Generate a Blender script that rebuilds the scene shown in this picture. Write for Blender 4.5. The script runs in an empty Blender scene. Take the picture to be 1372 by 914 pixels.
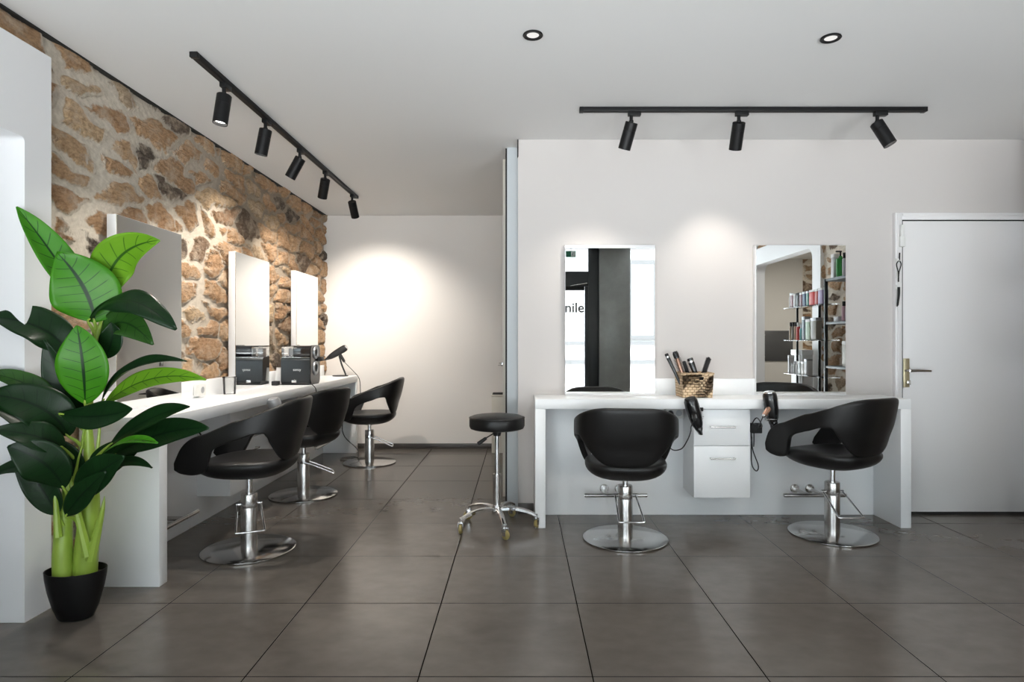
import bpy, bmesh, math, random
from mathutils import Vector, Matrix
random.seed(7)
R = math.radians
scene = bpy.context.scene
col = scene.collection

# ------------------------------------------------------------------ camera
FPX = 830.0
CAMZ = 1.16
cam_d = bpy.data.cameras.new('camera')
cam = bpy.data.objects.new('camera', cam_d)
col.objects.link(cam)
cam.location = (0, 0, CAMZ)
cam.rotation_euler = (R(90), 0, 0)
cam_d.sensor_width = 36
cam_d.lens = FPX / 1372 * 36
cam_d.shift_x = -11 / 1372
cam_d.clip_start = 0.02
scene.camera = cam


def P(u, v, Y):
    return Vector(((u - 697) * Y / FPX, Y, CAMZ + (457 - v) * Y / FPX))


# ------------------------------------------------------------------ materials
def newmat(name):
    m = bpy.data.materials.new(name)
    m.use_nodes = True
    nt = m.node_tree
    nt.nodes.clear()
    out = nt.nodes.new('ShaderNodeOutputMaterial')
    return m, nt, out


def nd(nt, t, ins=None, **kw):
    n = nt.nodes.new(t)
    for k, v in kw.items():
        setattr(n, k, v)
    for k, v in (ins or {}).items():
        s = n.inputs[k]
        if isinstance(v, bpy.types.NodeSocket):
            nt.links.new(v, s)
        else:
            s.default_value = v
    return n


def rgba(c):
    return (c[0], c[1], c[2], 1)


def mth(nt, op, a, b=0.0, c=0.0, clamp=False):
    n = nd(nt, 'ShaderNodeMath', {0: a, 1: b, 2: c}, operation=op)
    n.use_clamp = clamp
    return n.outputs[0]


def mixc(nt, f, a, b):
    n = nt.nodes.new('ShaderNodeMix')
    n.data_type = 'RGBA'
    for i, v in ((0, f), (6, a), (7, b)):
        if isinstance(v, bpy.types.NodeSocket):
            nt.links.new(v, n.inputs[i])
        else:
            n.inputs[i].default_value = v if i == 0 else rgba(v)
    return n.outputs[2]


def noise(nt, vec, scale, detail=4, rough=.5):
    ins = {'Scale': scale, 'Detail': detail, 'Roughness': rough}
    if vec is not None:
        ins['Vector'] = vec
    return nd(nt, 'ShaderNodeTexNoise', ins)


def simple(name, c, rough=.5, metal=0.0, bump=0.0, bscale=80, var=0.0, coat=0.0, spec=.5, aniso=None):
    m, nt, out = newmat(name)
    b = nd(nt, 'ShaderNodeBsdfPrincipled', {'Base Color': rgba(c), 'Roughness': rough, 'Metallic': metal,
                                            'Specular IOR Level': spec, 'Coat Weight': coat})
    tc = nd(nt, 'ShaderNodeTexCoord')
    if var:
        n = noise(nt, tc.outputs['Object'], 6, 5, .6)
        c2 = tuple(x * (1 - var) for x in c)
        nt.links.new(mixc(nt, n.outputs['Fac'], c2, tuple(min(1, x * (1 + var)) for x in c)), b.inputs['Base Color'])
    if bump:
        n = noise(nt, tc.outputs['Object'], bscale, 3, .6)
        bp = nd(nt, 'ShaderNodeBump', {'Strength': bump, 'Distance': .002, 'Height': n.outputs['Fac']})
        nt.links.new(bp.outputs[0], b.inputs['Normal'])
    if aniso:
        mp = nd(nt, 'ShaderNodeMapping', {'Vector': tc.outputs['Object'], 'Scale': aniso})
        n = noise(nt, mp.outputs[0], 30, 4, .6)
        r = nd(nt, 'ShaderNodeMapRange', {'Value': n.outputs['Fac'], 'To Min': rough * .7, 'To Max': rough * 1.4})
        nt.links.new(r.outputs[0], b.inputs['Roughness'])
    nt.links.new(b.outputs[0], out.inputs[0])
    return m


def emit(name, c, s):
    m, nt, out = newmat(name)
    e = nd(nt, 'ShaderNodeEmission', {'Color': rgba(c), 'Strength': s})
    nt.links.new(e.outputs[0], out.inputs[0])
    return m


def pane_mat(name, tint=(1, 1, 1), refl=.08, rough=0.0):
    m, nt, out = newmat(name)
    t = nd(nt, 'ShaderNodeBsdfTransparent', {'Color': rgba(tint)})
    g = nd(nt, 'ShaderNodeBsdfGlossy', {'Roughness': rough})
    lw = nd(nt, 'ShaderNodeFresnel', {'IOR': 1.45})
    f = mth(nt, 'MULTIPLY', lw.outputs[0], refl / .04 * .6, clamp=True)
    mx = nd(nt, 'ShaderNodeMixShader', {0: f, 1: t.outputs[0], 2: g.outputs[0]})
    nt.links.new(mx.outputs[0], out.inputs[0])
    return m


M = {}
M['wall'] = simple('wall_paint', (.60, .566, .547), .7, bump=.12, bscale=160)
M['wall_rear'] = simple('rear_wall_paint', (.82, .785, .75), .7, bump=.12, bscale=160)
M['ceiling'] = simple('ceiling_paint', (.75, .75, .745), .8)
M['beige'] = simple('beige_paint', (.64, .62, .58), .7, bump=.1, bscale=160)
M['white'] = simple('white_laminate', (.89, .90, .91), .32, bump=.05, bscale=60)
M['whitepaint'] = simple('white_satin_paint', (.84, .84, .85), .45)
M['doorpaint'] = simple('door_satin_paint', (.80, .785, .785), .4)
M['greydoor'] = simple('cool_grey_lacquer', (.62, .66, .69), .4)
M['cream'] = simple('cream_lacquer', (.74, .70, .62), .5)
M['black'] = simple('black_powder_coat', (.007, .007, .0075), .45, spec=.25)
M['blackgap'] = simple('black_rubber_and_gap_shade', (.01, .01, .01), .7)  # matt black parts, also the painted shade in ceiling and door gaps
M['baseboard'] = simple('dark_grey_skirting', (.075, .068, .062), .4, var=.2)
M['leather'] = simple('black_upholstery', (.0065, .0063, .0065), .40, bump=.2, bscale=420, spec=.38)
M['plastic'] = simple('black_gloss_plastic', (.01, .01, .011), .22, coat=.3)
M['mattplastic'] = simple('black_matt_plastic', (.014, .014, .015), .5)
M['chrome'] = simple('polished_chrome', (.82, .82, .83), .09, 1.0)
M['steel'] = simple('brushed_steel', (.62, .61, .60), .24, 1.0)
M['disc'] = simple('brushed_steel_plate', (.60, .59, .58), .15, 1.0)
M['brass'] = simple('aged_brass', (.62, .55, .36), .35, .8)
M['mirror'] = simple('mirror_silver', (.93, .94, .93), .0, 1.0)
M['wheel'] = simple('amber_rubber_wheel', (.30, .24, .09), .35)
M['socket'] = simple('white_socket_plastic', (.78, .78, .76), .4)
M['silverplastic'] = simple('silver_plastic', (.40, .41, .43), .3, .45)
M['pot'] = simple('black_plant_pot', (.006, .006, .0065), .45, spec=.25)
M['soil'] = simple('dark_moss', (.045, .04, .02), .95, bump=1, bscale=60, var=.5)
M['smoke'] = simple('smoked_gloss_panel', (.012, .013, .016), .08, coat=.5)
M['darkpanel'] = simple('dark_brushed_panel', (.026, .031, .035), .3, .3)
M['clear'] = pane_mat('clear_acrylic', (.95, .95, .945), .10)
M['glass'] = pane_mat('window_glass', (.97, .98, .98), .06)
M['lampglow'] = emit('lamp_glow', (1, .96, .9), 9)
M['dimglow'] = emit('downlight_glow', (1, .98, .95), .8)
M['gold'] = simple('rose_gold_plastic', (.75, .45, .33), .25, .8)
M['greymetal'] = simple('grey_metal_cladding', (.30, .31, .30), .36, .3, var=.25)
M['shelfmetal'] = simple('blue_grey_shelf_metal', (.09, .11, .12), .5)
M['darkframe'] = simple('anthracite_frame', (.022, .026, .028), .4)
M['greypanel'] = simple('anthracite_panel', (.07, .07, .072), .45)
M['text_white'] = simple('white_print', (.85, .85, .85), .5)
M['text_grey'] = simple('grey_vinyl', (.06, .06, .06), .5)
M['exitgreen'] = simple('exit_sign_green', (.0, .12, .06), .4)
M['facade'] = simple('pale_render', (.20, .20, .195), .9, var=.05)
M['facade2'] = simple('pale_stone_trim', (.055, .055, .055), .9)
M['shopglass'] = simple('distant_window_pane', (.55, .62, .64), .15)


def floor_mat():
    m, nt, out = newmat('floor_tiles')
    g = nd(nt, 'ShaderNodeNewGeometry')
    s = nd(nt, 'ShaderNodeSeparateXYZ', {0: g.outputs['Position']})
    tx = mth(nt, 'DIVIDE', mth(nt, 'SUBTRACT', s.outputs[0], .25), .6)
    ty = mth(nt, 'DIVIDE', mth(nt, 'SUBTRACT', s.outputs[1], 2.14), .6)

    def dist(t):
        f = mth(nt, 'FRACT', mth(nt, 'ADD', t, .5))
        return mth(nt, 'MULTIPLY', mth(nt, 'ABSOLUTE', mth(nt, 'SUBTRACT', f, .5)), .6)
    d = mth(nt, 'MINIMUM', dist(tx), dist(ty))
    grout = nd(nt, 'ShaderNodeMapRange', {'Value': d, 'From Min': .0019, 'From Max': .0038, 'To Min': 1, 'To Max': 0}).outputs[0]
    idv = nd(nt, 'ShaderNodeCombineXYZ', {0: mth(nt, 'FLOOR', tx), 1: mth(nt, 'FLOOR', ty)})
    wn = nd(nt, 'ShaderNodeTexWhiteNoise', {'Vector': idv.outputs[0]}, noise_dimensions='3D')
    mp = nd(nt, 'ShaderNodeMapping', {'Vector': g.outputs['Position'], 'Rotation': (0, 0, .5), 'Scale': (2.4, 3.6, 1)})
    off = nd(nt, 'ShaderNodeVectorMath', {0: mp.outputs[0], 1: wn.outputs['Color']}, operation='ADD')
    n1 = noise(nt, off.outputs[0], 3.5, 3, .55)
    n2 = noise(nt, g.outputs['Position'], 2.2, 1, .5)
    f = mth(nt, 'ADD', mth(nt, 'MULTIPLY', n1.outputs[0], .6), mth(nt, 'MULTIPLY', n2.outputs[0], .4))
    f = nd(nt, 'ShaderNodeMapRange', {'Value': f, 'From Min': .3, 'From Max': .7}).outputs[0]
    c = mixc(nt, f, (.098, .086, .075), (.132, .117, .102))
    c = mixc(nt, mth(nt, 'MULTIPLY', wn.outputs['Value'], .25), c, (.095, .084, .074))
    c = mixc(nt, grout, c, (.012, .010, .009))
    b = nd(nt, 'ShaderNodeBsdfPrincipled', {'Base Color': c, 'Roughness': mth(nt, 'ADD', .22, mth(nt, 'MULTIPLY', grout, .4)), 'Specular IOR Level': mth(nt, 'MULTIPLY', mth(nt, 'SUBTRACT', 1.0, grout), .42)})
    nt.links.new(b.outputs[0], out.inputs[0])
    return m


def stone_mat():
    m, nt, out = newmat('rubble_stone')
    g = nd(nt, 'ShaderNodeTexCoord')
    s = nd(nt, 'ShaderNodeSeparateXYZ', {0: g.outputs['Object']})
    al = mth(nt, 'ADD', s.outputs[0], s.outputs[1])
    base = nd(nt, 'ShaderNodeCombineXYZ', {0: al, 1: s.outputs[2]})
    nz = noise(nt, base.outputs[0], 2.6, 3, .6)
    nz2 = noise(nt, base.outputs[0], 11, 3, .6)

    def cen(n):
        return nd(nt, 'ShaderNodeVectorMath', {0: n.outputs['Color'], 1: (.5, .5, .5)}, operation='SUBTRACT').outputs[0]
    w1 = nd(nt, 'ShaderNodeVectorMath', {0: cen(nz), 1: (1.5, 1.2, 0)}, operation='MULTIPLY').outputs[0]
    w2 = nd(nt, 'ShaderNodeVectorMath', {0: cen(nz2), 1: (.42, .38, 0)}, operation='MULTIPLY').outputs[0]
    sc = nd(nt, 'ShaderNodeVectorMath', {0: base.outputs[0], 1: (3.1, 7.0, 1)}, operation='MULTIPLY').outputs[0]
    v = nd(nt, 'ShaderNodeVectorMath', {0: nd(nt, 'ShaderNodeVectorMath', {0: sc, 1: w1}, operation='ADD').outputs[0], 1: w2}, operation='ADD').outputs[0]
    ve = nd(nt, 'ShaderNodeTexVoronoi', {'Vector': v, 'Scale': 1.0, 'Randomness': .95}, voronoi_dimensions='2D', feature='DISTANCE_TO_EDGE')
    vf = nd(nt, 'ShaderNodeTexVoronoi', {'Vector': v, 'Scale': 1.0, 'Randomness': .95}, voronoi_dimensions='2D', feature='F1')
    cs = nd(nt, 'ShaderNodeSeparateXYZ', {0: vf.outputs['Color']})
    r1, r2, r3 = cs.outputs
    # mortar is broad and flush towards the street end, thin and raked towards the rear
    grad = nd(nt, 'ShaderNodeMapRange', {'Value': s.outputs[1], 'From Min': 3.2, 'From Max': 4.8, 'To Min': .10, 'To Max': .055}).outputs[0]
    big = noise(nt, base.outputs[0], 1.7, 2, .5)
    mw = mth(nt, 'ADD', grad, mth(nt, 'MULTIPLY', mth(nt, 'SUBTRACT', big.outputs[0], .5), .22))
    mw = mth(nt, 'MAXIMUM', mth(nt, 'ADD', mw, mth(nt, 'MULTIPLY', mth(nt, 'SUBTRACT', r3, .5), .12)), .012)
    fine = noise(nt, base.outputs[0], 34, 5, .65)
    mid_ = noise(nt, base.outputs[0], 9.5, 3, .6)
    edge = mth(nt, 'ADD', ve.outputs['Distance'], mth(nt, 'MULTIPLY', mth(nt, 'ADD', mth(nt, 'MULTIPLY', mth(nt, 'SUBTRACT', fine.outputs[0], .5), 1.3), mth(nt, 'MULTIPLY', mth(nt, 'SUBTRACT', mid_.outputs[0], .5), 1.5)), .16))
    mask = nd(nt, 'ShaderNodeMapRange', {'Value': edge, 'From Min': mw, 'From Max': mth(nt, 'ADD', mw, .10)}, interpolation_type='SMOOTHSTEP').outputs[0]
    ramp = nt.nodes.new('ShaderNodeValToRGB')
    nt.links.new(r1, ramp.inputs[0])
    el = ramp.color_ramp.elements
    el[0].position = 0
    el[0].color = rgba((.13, .105, .085))
    el[1].position = 1
    el[1].color = rgba((.36, .29, .22))
    for p, c in ((.12, (.17, .13, .10)), (.2, (.46, .28, .16)), (.45, (.56, .37, .22)), (.7, (.50, .31, .175)), (.86, (.62, .45, .28))):
        e = el.new(p)
        e.color = rgba(c)
    st = noise(nt, nd(nt, 'ShaderNodeVectorMath', {0: base.outputs[0], 1: (1, 2.0, 1)}, operation='MULTIPLY').outputs[0], 26, 9, .74)
    stf = nd(nt, 'ShaderNodeMapRange', {'Value': st.outputs[0], 'From Min': .36, 'From Max': .58}).outputs[0]
    dark = nd(nt, 'ShaderNodeVectorMath', {0: ramp.outputs[0], 1: (.50, .46, .43)}, operation='MULTIPLY').outputs[0]
    scol = mixc(nt, stf, dark, ramp.outputs[0])
    lich = noise(nt, base.outputs[0], 9, 6, .7)
    lf = nd(nt, 'ShaderNodeMapRange', {'Value': lich.outputs[0], 'From Min': .48, 'From Max': .66, 'To Max': .7}).outputs[0]
    scol = mixc(nt, lf, scol, (.58, .47, .36))
    mort = mixc(nt, nd(nt, 'ShaderNodeMapRange', {'Value': fine.outputs[0], 'From Min': .3, 'From Max': .7}).outputs[0], (.52, .46, .38), (.74, .67, .57))
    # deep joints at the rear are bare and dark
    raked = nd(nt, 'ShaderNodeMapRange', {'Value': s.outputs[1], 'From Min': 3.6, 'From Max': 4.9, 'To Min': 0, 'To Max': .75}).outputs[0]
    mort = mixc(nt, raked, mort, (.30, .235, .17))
    c = mixc(nt, mask, mort, scol)
    dome = mth(nt, 'MULTIPLY', mth(nt, 'MINIMUM', mth(nt, 'SUBTRACT', ve.outputs['Distance'], mw), .25), .06)
    hs = mth(nt, 'ADD', mth(nt, 'ADD', dome, mth(nt, 'MULTIPLY', r2, .016)), mth(nt, 'MULTIPLY', st.outputs[0], .034))
    hm = mth(nt, 'ADD', mth(nt, 'MULTIPLY', fine.outputs[0], .006), mth(nt, 'SUBTRACT', .010, mth(nt, 'MULTIPLY', raked, .016)))
    hmix = nd(nt, 'ShaderNodeMix', {0: mask, 2: hm, 3: hs}).outputs[0]
    dp = nd(nt, 'ShaderNodeDisplacement', {'Height': hmix, 'Midlevel': 0.0, 'Scale': 1.0})
    b = nd(nt, 'ShaderNodeBsdfPrincipled', {'Base Color': c, 'Roughness': .88, 'Specular IOR Level': .2})
    nt.links.new(b.outputs[0], out.inputs[0])
    nt.links.new(dp.outputs[0], out.inputs['Displacement'])
    m.displacement_method = 'BOTH'
    return m


def leaf_mat(name, c1, c2, vein):
    m, nt, out = newmat(name)
    uv = nd(nt, 'ShaderNodeUVMap')
    s = nd(nt, 'ShaderNodeSeparateXYZ', {0: uv.outputs[0]})
    ax = mth(nt, 'ABSOLUTE', mth(nt, 'SUBTRACT', s.outputs[0], .5))
    mid = nd(nt, 'ShaderNodeMapRange', {'Value': ax, 'From Min': .022, 'From Max': .04, 'To Min': 1, 'To Max': 0}).outputs[0]
    vv = mth(nt, 'FRACT', mth(nt, 'MULTIPLY', mth(nt, 'SUBTRACT', s.outputs[1], mth(nt, 'MULTIPLY', ax, .22)), 8.5))
    vn = nd(nt, 'ShaderNodeMapRange', {'Value': mth(nt, 'ABSOLUTE', mth(nt, 'SUBTRACT', vv, .5)), 'From Min': .02, 'From Max': .055, 'To Min': .8, 'To Max': 0}).outputs[0]
    ed = nd(nt, 'ShaderNodeMapRange', {'Value': ax, 'From Min': .33, 'From Max': .40, 'To Min': 1, 'To Max': 0}).outputs[0]
    k = mth(nt, 'MAXIMUM', mid, mth(nt, 'MULTIPLY', vn, ed))
    n = noise(nt, nd(nt, 'ShaderNodeTexCoord').outputs['Object'], 9, 3)
    c = mixc(nt, n.outputs[0], c1, c2)
    c = mixc(nt, k, c, vein)
    fine = mth(nt, 'SINE', mth(nt, 'MULTIPLY', mth(nt, 'SUBTRACT', s.outputs[1], mth(nt, 'MULTIPLY', ax, .22)), 260))
    bp = nd(nt, 'ShaderNodeBump', {'Strength': .12, 'Distance': .002, 'Height': mth(nt, 'SUBTRACT', mth(nt, 'MULTIPLY', fine, .12), k)})
    b = nd(nt, 'ShaderNodeBsdfPrincipled', {'Base Color': c, 'Roughness': .36, 'Specular IOR Level': .28, 'Normal': bp.outputs[0]})
    tr = nd(nt, 'ShaderNodeBsdfTranslucent', {'Color': c})
    mx = nd(nt, 'ShaderNodeMixShader', {0: .22, 1: b.outputs[0], 2: tr.outputs[0]})
    nt.links.new(mx.outputs[0], out.inputs[0])
    return m


def wicker_mat():
    m, nt, out = newmat('woven_wicker')
    g = nd(nt, 'ShaderNodeTexCoord')
    s = nd(nt, 'ShaderNodeSeparateXYZ', {0: g.outputs['Object']})
    al = mth(nt, 'ADD', s.outputs[0], s.outputs[1])
    row = mth(nt, 'MULTIPLY', s.outputs[2], 58)
    rf = mth(nt, 'FLOOR', row)
    x = mth(nt, 'ADD', mth(nt, 'MULTIPLY', al, 36), mth(nt, 'MULTIPLY', rf, .5))
    hx = mth(nt, 'ABSOLUTE', mth(nt, 'SINE', mth(nt, 'MULTIPLY', x, math.pi)))
    hz = mth(nt, 'ABSOLUTE', mth(nt, 'SINE', mth(nt, 'MULTIPLY', row, math.pi)))
    h = mth(nt, 'MULTIPLY', mth(nt, 'POWER', hx, .5), mth(nt, 'POWER', hz, .5))
    n = noise(nt, g.outputs['Object'], 60, 4)
    f = nd(nt, 'ShaderNodeMapRange', {'Value': mth(nt, 'ADD', h, mth(nt, 'MULTIPLY', n.outputs[0], .5)), 'From Min': .35, 'From Max': .95}).outputs[0]
    c = mixc(nt, f, (.30, .17, .08), (.80, .60, .39))
    bp = nd(nt, 'ShaderNodeBump', {'Strength': .9, 'Distance': .006, 'Height': h})
    b = nd(nt, 'ShaderNodeBsdfPrincipled', {'Base Color': c, 'Roughness': .75, 'Normal': bp.outputs[0]})
    nt.links.new(b.outputs[0], out.inputs[0])
    return m


M['floor'] = floor_mat()
M['stone'] = stone_mat()
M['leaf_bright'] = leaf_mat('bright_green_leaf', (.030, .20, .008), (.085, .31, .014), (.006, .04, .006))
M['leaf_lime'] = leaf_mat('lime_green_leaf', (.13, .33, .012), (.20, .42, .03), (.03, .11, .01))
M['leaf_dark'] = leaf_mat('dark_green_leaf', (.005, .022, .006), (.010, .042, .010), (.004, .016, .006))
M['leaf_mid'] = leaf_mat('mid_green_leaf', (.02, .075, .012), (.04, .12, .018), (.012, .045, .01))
M['wicker'] = wicker_mat()


def trunk_mat():
    m, nt, out = newmat('green_banana_trunk')
    g = nd(nt, 'ShaderNodeTexCoord')
    mp = nd(nt, 'ShaderNodeMapping', {'Vector': g.outputs['Object'], 'Scale': (10, 10, 3)})
    n = noise(nt, mp.outputs[0], 3, 4)
    c = mixc(nt, n.outputs[0], (.22, .36, .035), (.40, .54, .09))
    n2 = noise(nt, mp.outputs[0], 1.3, 2)
    f = nd(nt, 'ShaderNodeMapRange', {'Value': n2.outputs[0], 'From Min': .62, 'From Max': .72, 'To Max': .7}).outputs[0]
    c = mixc(nt, f, c, (.36, .12, .03))
    b = nd(nt, 'ShaderNodeBsdfPrincipled', {'Base Color': c, 'Roughness': .38})
    nt.links.new(b.outputs[0], out.inputs[0])
    return m


M['trunk'] = trunk_mat()


# ------------------------------------------------------------------ mesh helpers
class MB:
    def __init__(self):
        self.bm = bmesh.new()
        self.uv = None

    def merge(self, other, mat=None):
        me = bpy.data.meshes.new('tmp')
        other.to_mesh(me)
        other.free()
        if mat is not None:
            me.transform(mat)
        self.bm.from_mesh(me)
        bpy.data.meshes.remove(me)

    def box(self, x0, x1, y0, y1, z0, z1, bev=0.0, seg=2, mat=None):
        b = bmesh.new()
        bmesh.ops.create_cube(b, size=1)
        for v in b.verts:
            v.co = Vector(((x0 + x1) / 2 + v.co.x * (x1 - x0), (y0 + y1) / 2 + v.co.y * (y1 - y0), (z0 + z1) / 2 + v.co.z * (z1 - z0)))
        if bev:
            bmesh.ops.bevel(b, geom=b.edges[:], offset=bev, segments=seg, affect='EDGES', profile=.5)
        self.merge(b, mat)
        return self

    def lathe(self, prof, loc=(0, 0, 0), seg=32, axis=None, mat=None):
        """prof: list of (radius, z); axis: direction the z of the profile points to"""
        b = bmesh.new()
        rings = []
        for r, z in prof:
            if r < 1e-6:
                rings.append([b.verts.new((0, 0, z))])
            else:
                rings.append([b.verts.new((r * math.cos(2 * math.pi * i / seg), r * math.sin(2 * math.pi * i / seg), z)) for i in range(seg)])
        for a, c in zip(rings, rings[1:]):
            for i in range(seg):
                j = (i + 1) % seg
                if len(a) == 1 and len(c) == 1:
                    continue
                if len(a) == 1:
                    b.faces.new((a[0], c[j], c[i]))
                elif len(c) == 1:
                    b.faces.new((a[i], a[j], c[0]))
                else:
                    b.faces.new((a[i], a[j], c[j], c[i]))
        bmesh.ops.recalc_face_normals(b, faces=b.faces[:])
        T = Matrix.Translation(loc)
        if axis is not None:
            T = T @ Vector(axis).to_track_quat('Z', 'Y').to_matrix().to_4x4()
        if mat is not None:
            T = mat @ T
        self.merge(b, T)
        return self

    def cyl(self, p0, p1, r0, r1=None, seg=24, bev=0.0):
        p0, p1 = Vector(p0), Vector(p1)
        r1 = r0 if r1 is None else r1
        L = (p1 - p0).length
        if bev:
            pr = [(0, 0), (r0 - bev, 0), (r0, bev), (r1, L - bev), (r1 - bev, L), (0, L)]
        else:
            pr = [(0, 0), (r0, 0), (r1, L), (0, L)]
        return self.lathe(pr, p0, seg, p1 - p0)

    def tube(self, pts, r, seg=10, closed=False, radii=None):
        pts = [Vector(p) for p in pts]
        n = len(pts)
        b = bmesh.new()
        rings = []
        up = None
        for i, p in enumerate(pts):
            if closed:
                t = pts[(i + 1) % n] - pts[(i - 1) % n]
            else:
                t = pts[min(i + 1, n - 1)] - pts[max(i - 1, 0)]
            t.normalize()
            if up is None:
                up = t.orthogonal().normalized()
            up = (up - t * up.dot(t))
            if up.length < 1e-5:
                up = t.orthogonal()
            up.normalize()
            bi = t.cross(up)
            rr = radii[i] if radii else r
            rings.append([b.verts.new(p + up * rr * math.cos(2 * math.pi * k / seg) + bi * rr * math.sin(2 * math.pi * k / seg)) for k in range(seg)])
        last = n if closed else n - 1
        for i in range(last):
            a, c = rings[i], rings[(i + 1) % n]
            for k in range(seg):
                j = (k + 1) % seg
                b.faces.new((a[k], a[j], c[j], c[k]))
        if not closed:
            b.faces.new(rings[0][::-1])
            b.faces.new(rings[-1])
        bmesh.ops.recalc_face_normals(b, faces=b.faces[:])
        self.merge(b)
        return self

    def prism(self, poly, z0, z1, bev=0.0, mat=None):
        """poly: list of (x,y), extruded along z"""
        b = bmesh.new()
        lo = [b.verts.new((x, y, z0)) for x, y in poly]
        hi = [b.verts.new((x, y, z1)) for x, y in poly]
        n = len(poly)
        b.faces.new(lo[::-1])
        b.faces.new(hi)
        for i in range(n):
            j = (i + 1) % n
            b.faces.new((lo[i], lo[j], hi[j], hi[i]))
        bmesh.ops.recalc_face_normals(b, faces=b.faces[:])
        if bev:
            bmesh.ops.bevel(b, geom=b.edges[:], offset=bev, segments=2, affect='EDGES', profile=.5)
        self.merge(b, mat)
        return self

    def build(self, name, mat, parent=None, angle=38, loc=None):
        bm = self.bm
        for f in bm.faces:
            f.smooth = True
        lim = R(angle)
        for e in bm.edges:
            if len(e.link_faces) == 2:
                e.smooth = e.calc_face_angle(0) < lim
        me = bpy.data.meshes.new(name)
        bm.to_mesh(me)
        bm.free()
        me.materials.append(M[mat] if isinstance(mat, str) else mat)
        o = bpy.data.objects.new(name, me)
        col.objects.link(o)
        if parent is not None:
            o.parent = parent
        if loc is not None:
            o.location = loc
        return o


def tag(o, label, cat, group=None):
    o['label'] = label
    o['category'] = cat
    if group:
        o['group'] = group
    return o


def thing(name, label, cat, loc=(0, 0, 0), rz=0, group=None):
    o = bpy.data.objects.new(name, None)
    o.empty_display_size = .1
    col.objects.link(o)
    o.location = loc
    o.rotation_euler = (0, 0, rz)
    return tag(o, label, cat, group)


def struct(o, label=None):
    o['kind'] = 'structure'
    if label:
        o['label'] = label
    return o


def sbox(name, x0, x1, y0, y1, z0, z1, mat, label=None, bev=0):
    return struct(MB().box(x0, x1, y0, y1, z0, z1, bev).build(name, mat), label)


def dup(root, loc, rz=None, label=None):
    r = root.copy()
    col.objects.link(r)
    r.location = loc
    if rz is not None:
        r.rotation_euler = (0, 0, rz)
    if label:
        r['label'] = label
    for ch in root.children:
        c = ch.copy()
        col.objects.link(c)
        c.parent = r
        for g in ch.children:
            d = g.copy()
            col.objects.link(d)
            d.parent = c
    return r


def bez(p0, p1, p2, p3, n=16):
    p0, p1, p2, p3 = map(Vector, (p0, p1, p2, p3))
    out = []
    for i in range(n + 1):
        t = i / n
        out.append(p0 * (1 - t) ** 3 + p1 * 3 * t * (1 - t) ** 2 + p2 * 3 * t * t * (1 - t) + p3 * t ** 3)
    return out


def smooth_path(pts, n=8):
    pts = [Vector(p) for p in pts]
    out = []
    for i in range(len(pts) - 1):
        a = pts[max(i - 1, 0)]
        b, c = pts[i], pts[i + 1]
        d = pts[min(i + 2, len(pts) - 1)]
        for k in range(n):
            t = k / n
            out.append(.5 * ((2 * b) + (c - a) * t + (2 * a - 5 * b + 4 * c - d) * t * t + (3 * b - a - 3 * c + d) * t ** 3))
    out.append(pts[-1])
    return out


def text(name, s, size, mat, parent, loc, rot, extrude=.0008, align='CENTER', offset=0.0):
    cu = bpy.data.curves.new(name, 'FONT')
    cu.body = s
    cu.size = size
    cu.extrude = extrude
    cu.offset = offset
    cu.align_x = align
    cu.align_y = 'CENTER'
    cu.materials.append(M[mat])
    tmp = bpy.data.objects.new(name + '_outline', cu)
    col.objects.link(tmp)
    bpy.context.view_layer.update()
    me = bpy.data.meshes.new_from_object(tmp.evaluated_get(bpy.context.evaluated_depsgraph_get()))
    bpy.data.objects.remove(tmp)
    if not me.materials:
        me.materials.append(M[mat])
    o = bpy.data.objects.new(name, me)
    col.objects.link(o)
    o.location = loc
    o.rotation_euler = rot
    if parent is not None:
        o.parent = parent
    return o


# ------------------------------------------------------------------ setting
CZ = 2.516
YB = 6.69       # rear wall of the alcove
YR = 4.17       # wall with the two mirrors and the door
YF = -0.70      # street front
XS = -2.08      # stone wall face

sbox('floor_passage', 3.3, 5.4, -2.3, -.75, -.12, 0, 'floor')
sbox('ceiling_passage', 3.3, 5.4, -2.3, -.8, CZ, CZ + .2, 'ceiling')
sbox('floor', -4.2, 5.4, -.75, 7.0, -.12, 0, 'floor', 'large dark taupe floor tiles with thin joints')
sbox('ceiling', -4.2, 5.4, -.8, 7.0, CZ, CZ + .2, 'ceiling', 'plain white ceiling')
sbox('wall_back', -2.4, .75, YB, YB + .15, 0, CZ, 'wall_rear', 'warm white rear wall of the alcove')
sbox('wall_right', -.015, 3.65, YR, YR + .15, 0, CZ, 'wall', 'white wall behind the two mirrors')
sbox('wall_alcove', .6, .75, YR + .15, YB, 0, CZ, 'wall_rear')
sbox('baseboard_back', -2.0, .6, YB - .014, YB, 0, .055, 'baseboard', 'dark tile skirting along the rear wall', .002)
sbox('baseboard_right', -.015, .09, YR - .014, YR, 0, .07, 'baseboard', 'dark skirting beside the white counter', .002)
sbox('trim_1', XS - .04, XS - .004, YF, YB, CZ - .008, CZ, 'blackgap', 'black strip standing in for the shadow gap between stone wall and ceiling')  # solid black strip, the shade of the gap put into its colour

# stone wall, displaced by its own material
def stone_sheet(name, p0, du, dv, nu, nv, label):
    b = bmesh.new()
    g = [[b.verts.new(Vector(p0) + Vector(du) * (i / nu) + Vector(dv) * (j / nv)) for j in range(nv + 1)] for i in range(nu + 1)]
    for i in range(nu):
        for j in range(nv):
            b.faces.new((g[i][j], g[i + 1][j], g[i + 1][j + 1], g[i][j + 1]))
    mb = MB()
    mb.bm.free()
    mb.bm = b
    o = mb.build(name, 'stone', angle=180)
    return struct(o, label)


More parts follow.
